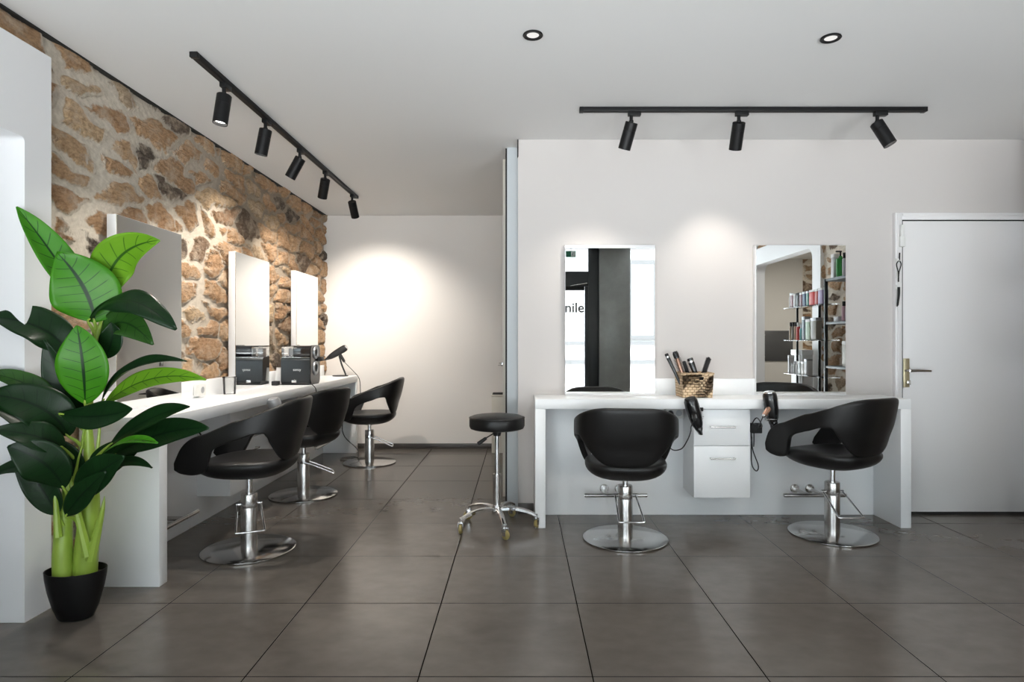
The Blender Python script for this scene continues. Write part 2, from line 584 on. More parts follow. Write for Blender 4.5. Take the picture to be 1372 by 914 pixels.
stone_sheet('wall_left_upper', (XS - .045, YF, 2.36), (0, 2.62 - YF, 0), (0, 0, CZ - 2.36), 330, 16, 'strip of rubble stone above the white wall end')
stone_sheet('wall_left', (XS - .045, 2.62, 0), (0, YB - 2.62, 0), (0, 0, CZ), 460, 280, 'exposed rubble stone wall with pale mortar')
# sealing wall behind the stone
sbox('wall_left_core', XS - .30, XS - .075, 2.56, YB + .1, 0, CZ, 'wall')
# white plastered panel with a passage in it, near left
def panel_with_opening(name, x0, x1, ya, yb, z1, oy0, oy1, oz, rad, label, mat='whitepaint'):
    """slab in the YZ plane with a round-cornered opening reaching the floor"""
    n = 8
    inner = [(oy0, 0), (oy0, oz - rad)]
    inner += [(oy0 + rad - rad * math.cos(math.pi / 2 * k / n), oz - rad + rad * math.sin(math.pi / 2 * k / n)) for k in range(1, n + 1)]
    inner += [(oy1 - rad + rad * math.sin(math.pi / 2 * k / n), oz - rad + rad * math.cos(math.pi / 2 * k / n)) for k in range(0, n + 1)]
    inner += [(oy1, 0)]
    poly = [(ya, 0), (ya, z1), (yb, z1), (yb, 0)] + inner[::-1]
    # (y, z) polygon extruded along x
    mat4 = Matrix(((0, 0, 1, 0), (1, 0, 0, 0), (0, 1, 0, 0), (0, 0, 0, 1)))
    return struct(MB().prism(poly, x0, x1, mat=mat4).build(name, mat, angle=30), label)


panel_with_opening('wall_left_panel', -2.55, -2.04, YF, 2.695, 2.392, 1.1, 2.55, 2.0, .02, 'white plastered wall end at the left edge')
sbox('wall_left_room', -4.1, -4.0, YF, 2.9, 0, CZ, 'wall')  # unseen side room walls, added to bounce light through the opening
sbox('wall_left_rear', -4.1, -2.38, 2.75, 2.9, 0, CZ, 'wall')
sbox('wall_left_front', -4.1, -2.1, YF - .1, YF, 0, CZ, 'wall')
sbox('wall_left_top', -2.55, -2.10, YF, 1.05, 2.392, CZ, 'wall')

# right side of the room (seen in the right mirror)
XR = 3.30
panel_with_opening('wall_side_panel', XR, XR + .15, -.62, 1.43, 2.44, -.50, 1.24, 2.22, .13, 'white wall panel with round-cornered passage')
stone_sheet('wall_side', (XR + .05, 3.95, 0), (0, -2.52, 0), (0, 0, CZ), 252, 230, 'stone wall behind the product shelves')
stone_sheet('wall_side_upper', (XR + .07, 1.45, 2.43), (0, -1.9, 0), (0, 0, .09), 190, 9, 'stone strip above the white panel')
sbox('wall_side_core', XR + .07, XR + .20, 1.42, 4.0, 0, CZ, 'whitepaint')
sbox('wall_door_reveal', XR + .05, XR + .2, 3.95, 3.98, 0, CZ, 'wall')
sbox('wall_door_side', 3.52, 3.67, 3.9, YR, 0, CZ, 'wall')
sbox('wall_side_front', XR, XR + .15, -1.0, -.62, 0, CZ, 'whitepaint')
sbox('wall_passage_back', XR + .15, 4.66, -2.02, -1.98, 0, CZ, 'beige', 'beige wall seen through the passage')
stone_sheet('wall_passage_stone', (4.66, -2.0, 0), (.74, 0, 0), (0, 0, CZ), 74, 230, 'stone wall seen through the passage')
sbox('wall_passage_side', 5.3, 5.4, -2.1, 1.9, 0, CZ, 'beige')
sbox('wall_passage_near', XR + .2, 5.4, 1.75, 1.9, 0, CZ, 'beige')
sbox('wall_passage_rear', 3.3, 5.4, -2.2, -2.05, 0, CZ, 'beige')
sbox('wall_passage_left', XR, XR + .15, -2.05, -1.0, 0, CZ, 'beige')

# partition end and sliding door edge beside the stool
sbox('trim_2', -.092, -.016, 4.34, 4.40, 0, CZ, 'greydoor', 'cool grey vertical door jamb beside the stool')
sbox('trim_3', -.104, -.092, 4.36, 4.44, 0, CZ, 'blackgap', 'black vertical gap strip of the sliding door')
sbox('trim_4', -.130, -.105, 4.62, 4.66, 0, CZ, 'cream', 'cream edge of the sliding door')
sbox('trim_5', -.02, -.012, 4.165, 4.19, 2.40, CZ, 'blackgap')

# door on the right
dx0, dx1, dz = 2.557, 3.395, 1.962
d = MB().box(dx0, dx1, YR - .028, YR + .01, .018, dz, .002).build('door_1', 'doorpaint')
struct(d, 'plain white flush door in the right corner')
mb = MB()
mb.box(dx0 - .052, dx0 - .006, YR - .034, YR + .01, 0, dz + .055, .003)
mb.box(dx0 - .040, dx0 - .028, YR - .040, YR - .03, 0, dz + .045, .003)
mb.box(dx0 - .006, dx1 + .08, YR - .034, YR + .01, dz + .008, dz + .055, .003)
mb.box(dx0 - .006, dx1 + .08, YR - .040, YR - .03, dz + .034, dz + .045, .003)
mb.box(dx1 + .006, dx1 + .08, YR - .034, YR + .01, 0, dz + .055, .003)
struct(mb.build('door_frame', 'doorpaint', d))
MB().box(dx0 - .007, dx0, YR - .03, YR - .004, 0, dz + .008).box(dx0, dx1, YR - .03, YR - .004, dz, dz + .008).box(dx0, dx1, YR - .03, YR, 0, .018).build('door_gap', 'blackgap', d)  # black strips painted in for the shade of the gap round the door
hp = P(1214, 500, YR - .03)
o = MB().box(hp.x - .020, hp.x + .021, YR - .036, YR - .027, hp.z - .095, hp.z + .098, .003).build('door_handle_plate', 'brass', d)
mb = MB().cyl((hp.x - .004, YR - .03, hp.z + .018), (hp.x - .004, YR - .08, hp.z + .018), .011)
mb.tube([(hp.x - .004, YR - .078, hp.z + .018), (hp.x + .04, YR - .080, hp.z + .019), (hp.x + .135, YR - .078, hp.z + .016)], .008, radii=[.011, .010, .007])
mb.build('door_handle', 'steel', d)
mb = MB().cyl((hp.x, YR - .035, hp.z - .06), (hp.x, YR - .055, hp.z - .06), .009)
mb.box(hp.x - .003, hp.x + .003, YR - .075, YR - .05, hp.z - .075, hp.z - .045, .001)
mb.build('keyhole_key', 'steel', d)
for i, vv in enumerate((335, 445, 560)):
    q = P(1368.5, vv, YR - .03)
    MB().cyl((dx1, YR - .035, q.z - .045), (dx1, YR - .035, q.z + .045), .010, bev=.003).build('hinge', 'cream', d)

# keys, sensor by the door
k = thing('door_sensor', 'small white magnetic alarm contact at top of door frame', 'door sensor', (dx0, YR - .035, 1.85))
z = P(0, 312, YR - .03).z - 1.85
MB().box(-.026, -.006, -.022, 0, z - .045, z + .05, .004).build('magnet_housing', 'socket', k)
z = P(0, 324, YR - .03).z - 1.85
MB().box(-.034, .000, -.026, 0, z - .036, z + .034, .004).build('sensor_housing', 'socket', k)
for nm, v0, v1, lab in (('key_lanyard', 349, 378, 'black looped lanyard hanging from upper hook on door frame'),
                        ('key_lanyard', 384, 411, 'black strap hanging from lower hook on door frame')):
    a = P(1202.5, v0, YR - .04)
    b2 = P(1202.5, v1, YR - .04)
    L = a.z - b2.z
    k = thing(nm, lab, 'lanyard', (a.x, YR - .036, a.z), 0, 'lanyards by the door')
    MB().box(-.012, .012, -.014, 0, -.018, .012, .003).build('hook', 'socket', k)
    if v0 < 380:
        MB().tube(smooth_path([(-.002, -.018, -.005), (-.016, -.02, -.03), (-.004, -.02, -.085), (-.004, -.02, -L)]), .0035).tube(smooth_path([(.006, -.018, -.005), (.014, -.02, -.03), (.0, -.02, -.085), (-.002, -.02, -L)]), .0035).build('strap', 'blackgap', k)
        MB().tube([(.008, -.012, .0), (.010, -.012, .05)], .004).build('clip', 'blackgap', k)
    else:
        MB().tube(smooth_path([(-.004, -.018, -.005), (-.006, -.02, -.06), (-.012, -.02, -L)]), .0045).tube(smooth_path([(.004, -.018, -.005), (.002, -.02, -.06), (-.008, -.02, -L * .95)]), .0045).build('strap', 'blackgap', k)

# ------------------------------------------------------------------ street front (seen in the left of the two right-hand mirrors)
mb = MB()
mb.box(.98, 1.135, YF - .05, YF + .05, 0, CZ, .004)          # jamb between door and pillar
mb.box(-.10, -.02, YF - .05, YF + .05, 0, CZ, .004)
mb.box(-.10, .98, YF - .05, YF + .05, 1.945, 2.16, .004)
mb.box(-2.1, .0, YF - .05, YF + .05, 0, .10, .004)
mb.box(-2.1, -2.02, YF - .05, YF + .05, 0, CZ, .004)
mb.box(1.57, 3.3, YF - .05, YF + .05, 0, .10, .004)
mb.box(-2.1, 3.3, YF - .05, YF + .05, CZ - .012, CZ, .002)
struct(mb.build('window_frame_1', 'darkframe'), 'anthracite street front frame')
struct(MB().box(1.13, 1.575, YF - .12, YF + .09, 0, CZ, .006).build('wall_pillar', 'greymetal'), 'grey metal clad pillar of the street front')
sbox('window_1', 1.575, 3.3, YF - .006, YF + .006, .1, CZ - .012, 'glass', 'right shop window')
sbox('window_2', -2.02, -.10, YF - .006, YF + .006, .1, CZ - .012, 'glass', 'left shop window')
sbox('window_3', -.02, .98, YF - .006, YF + .006, 2.16, CZ - .012, 'glass', 'fanlight over the street door')
dr = struct(MB().box(-.02, .98, YF - .02, YF + .02, 0, .05).box(-.02, .02, YF - .02, YF + .02, 0, 1.945).box(.93, .98, YF - .02, YF + .02, 0, 1.945).build('door_2', 'darkframe'), 'glazed street door')
MB().box(.02, .93, YF - .005, YF + .005, .05, 1.945).build('pane', 'glass', dr)
MB().box(.62, .92, YF + .02, YF + .075, 1.885, 1.945, .006).build('door_closer', 'black', dr)
MB().tube([(.72, YF + .06, 1.95), (.95, YF + .10, 1.985)], .008).build('closer_arm', 'steel', dr)
text('lettering', 'nile', .20, 'text_grey', dr, (.785, YF - .008, 1.635), (R(90), 0, 0), offset=.004)
k = thing('exit_sign', 'small green emergency exit sign hanging over the street door', 'sign', (.725, YF + .10, 2.40))
MB().box(-.075, .068, -.01, .01, -.045, .045, .002).build('sign_panel', 'exitgreen', k)
# running figure and doorway pictogram, facing into the room
mb = MB()
mb.box(.000, .052, .0105, .012, -.034, .036)
mb.build('doorway_symbol', 'text_white', k)
mb = MB()
mb.lathe([(0, 0), (.006, 0), (.006, .002), (0, .002)], (.030, .012, .022), 12, (0, 1, 0))
mb.tube([(.030, .0135, .013), (.024, .0135, -.006), (.034, .0135, -.016), (.030, .0135, -.028)], .0035, 6)
mb.tube([(.024, .0135, -.006), (.014, .0135, -.016), (.006, .0135, -.018)], .0035, 6)
mb.tube([(.016, .0135, .004), (.029, .0135, .010), (.040, .0135, .0)], .0028, 6)
mb.build('running_figure', 'exitgreen', k)
MB().tube([(0, 0, .045), (0, 0, .116)], .004).build('hanger', 'black', k)

# outside
bld = thing('building', 'pale rendered building across the street seen reflected in left mirror', 'building', (0, -8.2, 0))
MB().box(-14, 16, -.4, 0, -.1, 12).build('facade_wall', 'facade', bld)
mb = MB()
for zz in (.55, 1.05, 3.6):
    mb.box(-14, 16, 0, .10, zz, zz + .09, .01)
mb.build('string_course', 'facade2', bld)
for xx in (-6, -2.6, .2, 2.9, 6.5, 9.8):
    w = MB().box(xx - .75, xx + .75, .0, .05, 1.2, 3.3).build('window', 'facade2', bld)
    MB().box(xx - .62, xx - .05, .05, .06, 1.32, 3.18).box(xx + .05, xx + .62, .05, .06, 1.32, 3.18).build('pane', 'shopglass', w)

# ------------------------------------------------------------------ white counters
CT = .80
def counter_right():
    t = thing('styling_counter', 'long white counter with waterfall ends below the two wall mirrors', 'counter', (1.25, 4.0, 0))
    o = Vector((1.25, 4.0, 0))
    def bx(n, x0, x1, y0, y1, z0, z1, bev=.003):
        return MB().box(x0 - o.x, x1 - o.x, y0 - o.y, y1 - o.y, z0, z1, bev).build(n, 'white', t)
    bx('worktop', .092, 2.422, 3.836, YR, CT - .062, CT)
    bx('end_panel', .092, .157, 3.836, YR, 0, CT - .062)
    bx('end_panel', 2.357, 2.422, 3.836, YR, 0, CT - .062)
    bx('back_panel', .157, 2.357, 4.132, YR, 0.0, CT - .062)
    bx('backsplash', .90, 1.568, YR - .03, YR, CT, CT + .108, .002)
    return t
counter_right()


def counter_left():
    o = Vector((-1.9, 4.7, 0))
    t = thing('styling_counter', 'long white counter running along the stone wall', 'counter', o)
    def bx(n, x0, x1, y0, y1, z0, z1, bev=.003):
        return MB().box(x0 - o.x, x1 - o.x, y0 - o.y, y1 - o.y, z0, z1, bev).build(n, 'white', t)
    bx('worktop', XS, -1.70, 2.918, 6.48, CT - .065, CT)
    bx('end_panel', XS, -1.70, 2.918, 2.985, 0.0, CT - .065)
    bx('end_panel', XS, -1.70, 6.415, 6.48, 0.0, CT - .065)
    bx('back_panel', XS, -2.04, 2.985, 6.415, 0.0, CT - .065)
    for y0, y1 in ((2.92, 3.12), (3.72, 4.42), (5.02, 5.62), (6.22, 6.48)):
        bx('backsplash', XS, -2.05, y0, y1, CT, CT + .108, .002)
    return t
counter_left()


def cabinet(loc, rz, w, d, h, label):
    """front faces -Y locally, origin at the lower front centre"""
    t = thing('drawer_cabinet', label, 'cabinet', loc, rz, 'cabinets hung under the counters')
    MB().box(-w / 2, w / 2, .018, d, 0, h, .002).build('body', 'white', t)
    dh = .23
    for nm, z0, z1 in (('drawer', h - dh, h - .004), ('door', 0, h - dh - .004)):
        f = MB().box(-w / 2, w / 2, 0, .018, z0, z1, .002).build(nm, 'white', t)
        zh = (z0 + z1) / 2 + .005 if nm == 'drawer' else z1 - .075
        hx = .073
        MB().tube(smooth_path([(-hx, 0, zh), (-hx, -.022, zh), (-hx + .01, -.026, zh), (hx - .01, -.026, zh), (hx, -.022, zh), (hx, 0, zh)], 5), .0055).build('handle', 'steel', f)
    return t
cabinet((1.262, 3.875, .18), 0, .352, .257, .556, 'white two-handle cabinet hung between the two right black chairs')
cabinet((-1.83, 4.21, .18), R(90), .60, .21, .555, 'white cabinet hung under stone wall counter behind nearest left chair')
cabinet((-1.83, 5.30, .18), R(90), .40, .21, .555, 'white cabinet hung under stone wall counter behind middle left chair')


def footrest(loc, rz, label, L=.40):
    t = thing('footrest', label, 'footrest', loc, rz, 'steel footrests under the counters')
    MB().cyl((-L / 2, -.182, 0), (L / 2, -.182, 0), .0125, bev=.002).build('bar', 'steel', t)
    for x in (-.05, .05):
        p = MB().cyl((x, -.182, 0), (x, 0, 0), .012).build('post', 'steel', t)
        MB().lathe([(0, 0), (.03, 0), (.03, .006), (.026, .010), (0, .010)], (x, 0, 0), 24, (0, -1, 0)).build('flange', 'steel', p)
footrest((.61, 4.132, .176), 0, 'steel footrest bar behind the chair facing left wall mirror')
footrest((1.88, 4.132, .176), 0, 'steel footrest bar behind the chair facing right wall mirror')
for y, lab in ((3.37, 'steel footrest bar beside the near white end panel by the plant'), (4.85, 'steel footrest bar behind the middle chair on the left'), (5.83, 'steel footrest bar behind the farthest chair on the left')):
    footrest((-2.04, y, .18), R(90), lab)


# ------------------------------------------------------------------ mirrors
def wall_mirror(loc, rz, label, border_top):
    """faces -Y locally, origin at its lower centre on the wall"""
    t = thing('wall_mirror', label, 'mirror', loc, rz, 'tall rectangular wall mirrors')
    w, h, dp = .60, 1.0, .05
    MB().box(-w / 2, w / 2, -dp + .004, 0, 0, h, .002).build('backing_board', 'whitepaint', t)
    MB().box(-w / 2 + .003, w / 2 - .003, -dp, -dp + .004, .014, h - border_top).build('mirror_glass', 'mirror', t)
    MB().box(-w / 2, w / 2, -dp - .002, -dp + .004, 0, .014, .001).build('lower_rail', 'whitepaint', t)
wall_mirror((.598, YR, CT), 0, 'tall mirror reflecting the dark street pillar, on white wall', .022)
wall_mirror((1.867, YR, CT), 0, 'tall mirror reflecting product shelves, nearest to white door', .003)
for y, lab in ((3.415, 'tall mirror on stone wall behind the leafy plant'), (4.715, 'tall mirror on stone wall behind the nearest left chair'), (5.92, 'tall mirror at the far end of stone wall')):
    wall_mirror((XS, y, CT), R(90), lab, .003)


# ------------------------------------------------------------------ styling chairs
def interp(tab, t):
    """monotone cubic through the table"""
    n = len(tab)
    if t <= tab[0][0]:
        return tab[0][1]
    if t >= tab[-1][0]:
        return tab[-1][1]
    d = [(tab[i + 1][1] - tab[i][1]) / (tab[i + 1][0] - tab[i][0]) for i in range(n - 1)]
    m = [d[0]] + [0 if d[i - 1] * d[i] <= 0 else 2 * d[i - 1] * d[i] / (d[i - 1] + d[i]) for i in range(1, n - 1)] + [d[-1]]
    for i in range(n - 1):
        if t <= tab[i + 1][0]:
            h = tab[i + 1][0] - tab[i][0]
            k = (t - tab[i][0]) / h
            return (tab[i][1] * (1 + 2 * k) * (1 - k) ** 2 + h * m[i] * k * (1 - k) ** 2 + tab[i + 1][1] * k * k * (3 - 2 * k) + h * m[i + 1] * k * k * (k - 1))


ZT = [(0, .800), (.10, .799), (.20, .790), (.30, .768), (.40, .735), (.50, .700), (.62, .668), (.74, .638), (.84, .618), (.90, .594), (.945, .560), (.975, .515), (.99, .490), (1, .475)]
ZBT = [(0, .458), (.10, .464), (.17, .490), (.23, .535), (.28, .582), (.31, .612), (.34, .632), (.40, .630), (.50, .598), (.62, .572), (.69, .540), (.725, .470), (.76, .425), (.86, .412), (.94, .420), (1, .448)]
SC = [(.40, .76), (.45, .84), (.50, .90), (.56, .955), (.64, 1.0), (.72, .995), (.82, .97)]


def shell_mesh():
    b = bmesh.new()
    nt, nz = 56, 9
    grid = []
    for i in range(-nt, nt + 1):
        t = abs(i) / nt
        sg = 1 if i >= 0 else -1
        zb, zt = interp(ZBT, t), interp(ZT, t)
        if t < .5:
            ph = t * math.pi
            px, py = .285 * math.sin(ph) ** .80, -.03 - .24 * math.cos(ph) ** .80
        else:
            k = (t - .5) * 2
            px, py = .285 - .022 * k * k, -.03 + .295 * k
        row = []
        for j in range(nz + 1):
            z = zb + (zt - zb) * j / nz
            s = interp(SC, z)
            x = sg * px * s
            if py < 0:
                y = py * s - .052 * max(0, (z - .58) / .22) * min(1, -py / .2)
            else:
                y = py + .03 * (.64 - z) * k / .2
            row.append(b.verts.new((x, y, z)))
        grid.append(row)
    for a, c in zip(grid, grid[1:]):
        for j in range(nz):
            b.faces.new((a[j], a[j + 1], c[j + 1], c[j]))
    bmesh.ops.recalc_face_normals(b, faces=b.faces[:])
    mb = MB()
    mb.bm.free()
    mb.bm = b
    return mb


def seat_mesh():
    prof = [(0, .358), (.36, .360), (.60, .370), (.80, .388), (.95, .416), (1.0, .446), (.985, .464), (.93, .474), (.80, .476), (.5, .468), (0, .464)]
    b = bmesh.new()
    seg = 48
    rings = []
    for s, z in prof:
        if s == 0:
            rings.append([b.verts.new((0, 0, z))])
            continue
        ring = []
        for i in range(seg):
            a = 2 * math.pi * i / seg
            ca, sa = math.cos(a), math.sin(a)
            x = .238 * s * math.copysign(abs(ca) ** .72, ca)
            y = .006 + .256 * s * math.copysign(abs(sa) ** .72, sa)
            zz = z
            if y > 0 and z > .43:
                zz -= .02 * (y / .235) ** 2
            ring.append(b.verts.new((x, y, zz)))
        rings.append(ring)
    for a, c in zip(rings, rings[1:]):
        for i in range(seg):
            j = (i + 1) % seg
            if len(a) == 1:
                b.faces.new((a[0], c[j], c[i]))
            elif len(c) == 1:
                b.faces.new((a[i], a[j], c[0]))
            else:
                b.faces.new((a[i], a[j], c[j], c[i]))
    bmesh.ops.recalc_face_normals(b, faces=b.faces[:])
    mb = MB()
    mb.bm.free()
    mb.bm = b
    return mb


def make_chair():
    t = thing('styling_chair', 'x', 'chair', (0, 0, 0), 0, 'black salon chairs')
    sh = shell_mesh().build('backrest_shell', 'leather', t, angle=180)
    m = sh.modifiers.new('thickness', 'SOLIDIFY')
    m.thickness = .034
    m.offset = -.2
    m = sh.modifiers.new('rounding', 'SUBSURF')
    m.levels = m.render_levels = 2
    st = seat_mesh().build('seat', 'leather', t, angle=60)
    m = st.modifiers.new('rounding', 'SUBSURF')
    m.levels = m.render_levels = 1
    MB().cyl((0, 0, .20), (0, 0, .40), .017).lathe([(.017, .345), (.05, .353), (.06, .366), (0, .366)]).build('piston', 'chrome', t)
    MB().lathe([(0, .014), (.0435, .014), (.0435, .235), (.0425, .238), (.0425, .243), (.0435, .246), (.0435, .310), (.040, .316), (0, .316)], seg=36).build('column', 'steel', t)
    MB().lathe([(0, 0), (.236, 0), (.246, .004), (.246, .009), (.240, .0125), (.05, .0165), (0, .0165)], seg=72).build('base_plate', 'disc', t)
    mb = MB()
    for s in (-1, 1):
        mb.cyl((s * .036, 0, .258), (s * .066, 0, .258), .009)
    mb.tube(smooth_path([(-.060, 0, .258), (-.062, -.07, .23), (-.068, -.165, .185), (-.069, -.205, .166), (-.058, -.217, .160), (.058, -.217, .160), (.069, -.205, .166), (.068, -.165, .185), (.062, -.07, .23), (.060, 0, .258)], 6), .0052)
    pd = mb.build('pump_pedal', 'chrome', t)
    return t


chair0 = make_chair()
CH = [  # x, y, rot, lift, pedal direction in world, label
    (.615, 3.63, -7, 0.0, 0, 'black salon chair seen from behind, facing the mirror with street reflection'),
    (1.872, 3.717, 28, .042, 0, 'black salon chair turned sideways beside the white door, right end of counter'),
    (-1.505, 3.44, 92, .050, 25, 'black salon chair nearest to the leafy plant, at the stone wall counter'),
    (-1.63, 4.66, 70, .012, 112, 'black salon chair in the middle of the stone wall row, mostly hidden'),
    (-1.435, 5.90, 95, .012, 100, 'black salon chair farthest back at the stone wall counter'),
]
for i, (x, y, rz, dz_, pdl, lab) in enumerate(CH):
    c = chair0 if i == 0 else dup(chair0, (x, y, 0))
    c.location = (x, y, 0)
    c.rotation_euler = (0, 0, R(rz))
    c['label'] = lab
    for ch in c.children:
        n = ch.name.split('.')[0]
        if n in ('backrest_shell', 'seat', 'piston'):
            ch.location.z = dz_
        if n == 'pump_pedal':
            ch.rotation_euler = (0, 0, R(pdl - rz))

# ------------------------------------------------------------------ rolling stool
def make_stool():
    t = thing('rolling_stool', 'round black rolling stool with chrome five-star base', 'stool', (-.145, 3.86, 0))
    MB().lathe([(0, .612), (.150, .612), (.166, .618), (.172, .632), (.172, .672), (.166, .688), (.150, .695), (0, .698)], seg=56).lathe([(.1725, .680), (.1745, .683), (.1725, .686)], seg=56).build('seat', 'leather', t)
    MB().lathe([(0, .57), (.022, .57), (.03, .60), (.05, .613), (0, .613)]).build('seat_bracket', 'mattplastic', t)
    MB().cyl((0, 0, .30), (0, 0, .58), .0135).build('piston', 'chrome', t)
    MB().lathe([(0, .085), (.024, .085), (.024, .32), (.026, .322), (.026, .333), (0, .333)], seg=28).build('column', 'steel', t)
    mb = MB().cyl((0, 0, .596), (-.075, -.03, .555), .004)
    mb.cyl((-.065, -.027, .560), (-.115, -.045, .525), .010, .013, bev=.003)
    mb.build('height_lever', 'mattplastic', t)
    MB().lathe([(0, .075), (.030, .078), (.034, .092), (.034, .128), (.026, .14), (0, .14)]).build('hub', 'chrome', t)
    for k in range(5):
        a = R(-78 + 72 * k)
        dx, dy = math.cos(a), math.sin(a)
        mb = MB()
        pts = bez((dx * .025, dy * .025, .118), (dx * .12, dy * .12, .130), (dx * .19, dy * .19, .112), (dx * .248, dy * .248, .082), 10)
        b = bmesh.new()
        side = Vector((-dy, dx, 0))
        rings = []
        for i, p in enumerate(pts):
            w = .019 - .006 * i / 10
            h = .011 - .002 * i / 10
            rings.append([b.verts.new(p + side * sx * w + Vector((0, 0, sz * h))) for sx, sz in ((-1, -1), (1, -1), (1, .5), (.6, 1), (-.6, 1), (-1, .5))])
        for q, r_ in zip(rings, rings[1:]):
            for i in range(6):
                j = (i + 1) % 6
                b.faces.new((q[i], q[j], r_[j], r_[i]))
        b.faces.new(rings[0][::-1])
        b.faces.new(rings[-1])
        bmesh.ops.recalc_face_normals(b, faces=b.faces[:])
        mb.merge(b)
        mb.build('leg', 'chrome', t)
        wa = a + R(35 + 20 * (k % 3))
        wx, wy = math.cos(wa), math.sin(wa)
        c0 = Vector((dx * .245, dy * .245, 0))
        wc = c0 + Vector((wx * .012, wy * .012, .029))
        ax = Vector((-wy, wx, 0))
        cas = MB().cyl(c0 + Vector((0, 0, .062)), c0 + Vector((0, 0, .092)), .010)
        for s in (-1, 1):
            m4 = Matrix.Translation(wc + ax * s * .014) @ Matrix.Rotation(wa, 4, 'Z')
            cas.box(-.017, .012, -.0018, .0018, -.006, .036, .001, mat=m4)
        cas.box(-.015, .012, -.0155, .0155, .034, .039, .001, mat=Matrix.Translation(wc) @ Matrix.Rotation(wa, 4, 'Z'))
        cs = cas.build('caster', 'chrome', t)
        MB().lathe([(0, -.010), (.022, -.010), (.028, -.006), (.029, 0), (.028, .006), (.022, .010), (0, .010)], wc, 24, ax).build('wheel', 'wheel', cs)
make_stool()


# ------------------------------------------------------------------ track lights
def rail(x0, y0, x1, y1, label):
    t = thing('track_rail', label, 'track', ((x0 + x1) / 2, (y0 + y1) / 2, CZ), 0, 'black ceiling tracks')
    L = math.hypot(x1 - x0, y1 - y0)
    a = math.atan2(y1 - y0, x1 - x0)
    m4 = Matrix.Rotation(a, 4, 'Z')
    MB().box(-L / 2, L / 2, -.018, .018, -.024, 0, .002, mat=m4).build('rail_profile', 'black', t)
    MB().box(-L / 2, L / 2, -.006, .006, -.0255, -.0235, mat=m4).build('conductor_slot', 'blackgap', t)
    for s in (-1, 1):
        MB().box(s * L / 2 - .012, s * L / 2 + .012, -.019, .019, -.026, 0, .002, mat=m4).build('end_cap', 'black', t)
rail(.356, 3.60, 2.346, 3.60, 'black ceiling track above the two wall mirrors')
rail(-1.53, 2.91, -1.53, 5.78, 'black ceiling track running beside the stone wall')


def head(x, y, aim, rail_dir, label, power, cone=105, grp='black track spotlights'):
    """aim: direction the lamp points to"""
    t = thing('track_spotlight', label, 'spotlight', (x, y, CZ - .024), 0, grp)
    a = math.atan2(rail_dir[1], rail_dir[0])
    m4 = Matrix.Rotation(a, 4, 'Z')
    MB().box(-.018, .055, -.016, .016, -.024, 0, .002, mat=m4).build('adapter', 'black', t)
    MB().cyl((0, 0, -.024), (0, 0, -.052), .010).lathe([(0, -.012), (.012, -.006), (.014, 0), (.012, .006), (0, .012)], (0, 0, -.056), 16).build('swivel_arm', 'black', t)
    ax = Vector(aim).normalized()
    p = Vector((0, 0, -.055))
    r = .0365
    L = .155
    q = p + Vector((0, 0, -.018)) - ax * .012
    MB().lathe([(0, 0), (r - .003, 0), (r, .003), (r, .045), (r - .0012, .046), (r - .0012, .048), (r, .049), (r, L), (r - .004, L), (r - .005, L - .018), (0, L - .018)], q, 32, ax).build('lamp_housing', 'black', t)
    MB().lathe([(0, L - .0175), (r - .006, L - .0175), (r - .006, L - .016), (0, L - .012)], q, 24, ax).build('lens', 'lampglow', t)
    ld = bpy.data.lights.new('spot_beam', 'SPOT')
    ld.energy = power
    ld.color = (1, .93, .84)
    ld.spot_size = R(cone)
    ld.spot_blend = 1.0
    ld.shadow_soft_size = .03
    lo = bpy.data.objects.new('spot_beam', ld)
    col.objects.link(lo)
    lo.parent = t
    lo.location = q + ax * (L + .006)
    lo.rotation_euler = ax.to_track_quat('-Z', 'Y').to_euler()


LP = 92
LR = 20
head(-1.53, 3.20, (-.10, -.10, -1), (0, 1), 'track spotlight closest to the camera, on the stone wall track', LP * .5)
head(-1.53, 3.72, (-.22, .05, -1), (0, 1), 'second track spotlight counted from the near end of stone wall track', LP * .5)
head(-1.53, 4.30, (-.55, .0, -1), (0, 1), 'middle track spotlight on stone wall track, tilted towards the stones', LP * .5)
head(-1.53, 4.86, (-.35, .5, -1), (0, 1), 'fourth track spotlight on stone wall track, tilted to the rear', LP * .9)
head(-1.53, 5.64, (.05, .75, -1), (0, 1), 'track spotlight at the far end of the stone wall track', LP * .95)
head(.645, 3.60, (-.25, .42, -1), (1, 0), 'leftmost spotlight on the track above the wall mirrors', LR, 72)
head(1.27, 3.60, (.02, .55, -1), (1, 0), 'middle spotlight on the track above the wall mirrors', LR, 72)
head(2.075, 3.60, (.45, -.25, -1), (1, 0), 'rightmost spotlight on the mirror track, tilted away to the right', LR, 72)

for x, y, lab in ((.056, 2.738, 'recessed ceiling downlight in black ring, left of the pair'), (1.386, 2.765, 'recessed ceiling downlight in black ring, right of the pair')):
    t = thing('downlight', lab, 'ceiling light', (x, y, CZ), 0, 'recessed ceiling downlights')
    MB().lathe([(.026, -.001), (.043, -.001), (.045, -.006), (.042, -.009), (.028, -.006), (.026, -.001)], seg=36).build('bezel', 'black', t)
    MB().lathe([(0, -.0012), (.0305, -.0012), (.0305, -.004), (0, -.003)], seg=30).build('lens', 'dimglow', t)
    ld = bpy.data.lights.new('downlight_beam', 'SPOT')
    ld.energy = 40
    ld.color = (1, .93, .84)
    ld.spot_size = R(110)
    ld.spot_blend = .8
    ld.shadow_soft_size = .04
    lo = bpy.data.objects.new('downlight_beam', ld)
    col.objects.link(lo)
    lo.parent = t
    lo.location = (0, 0, -.014)


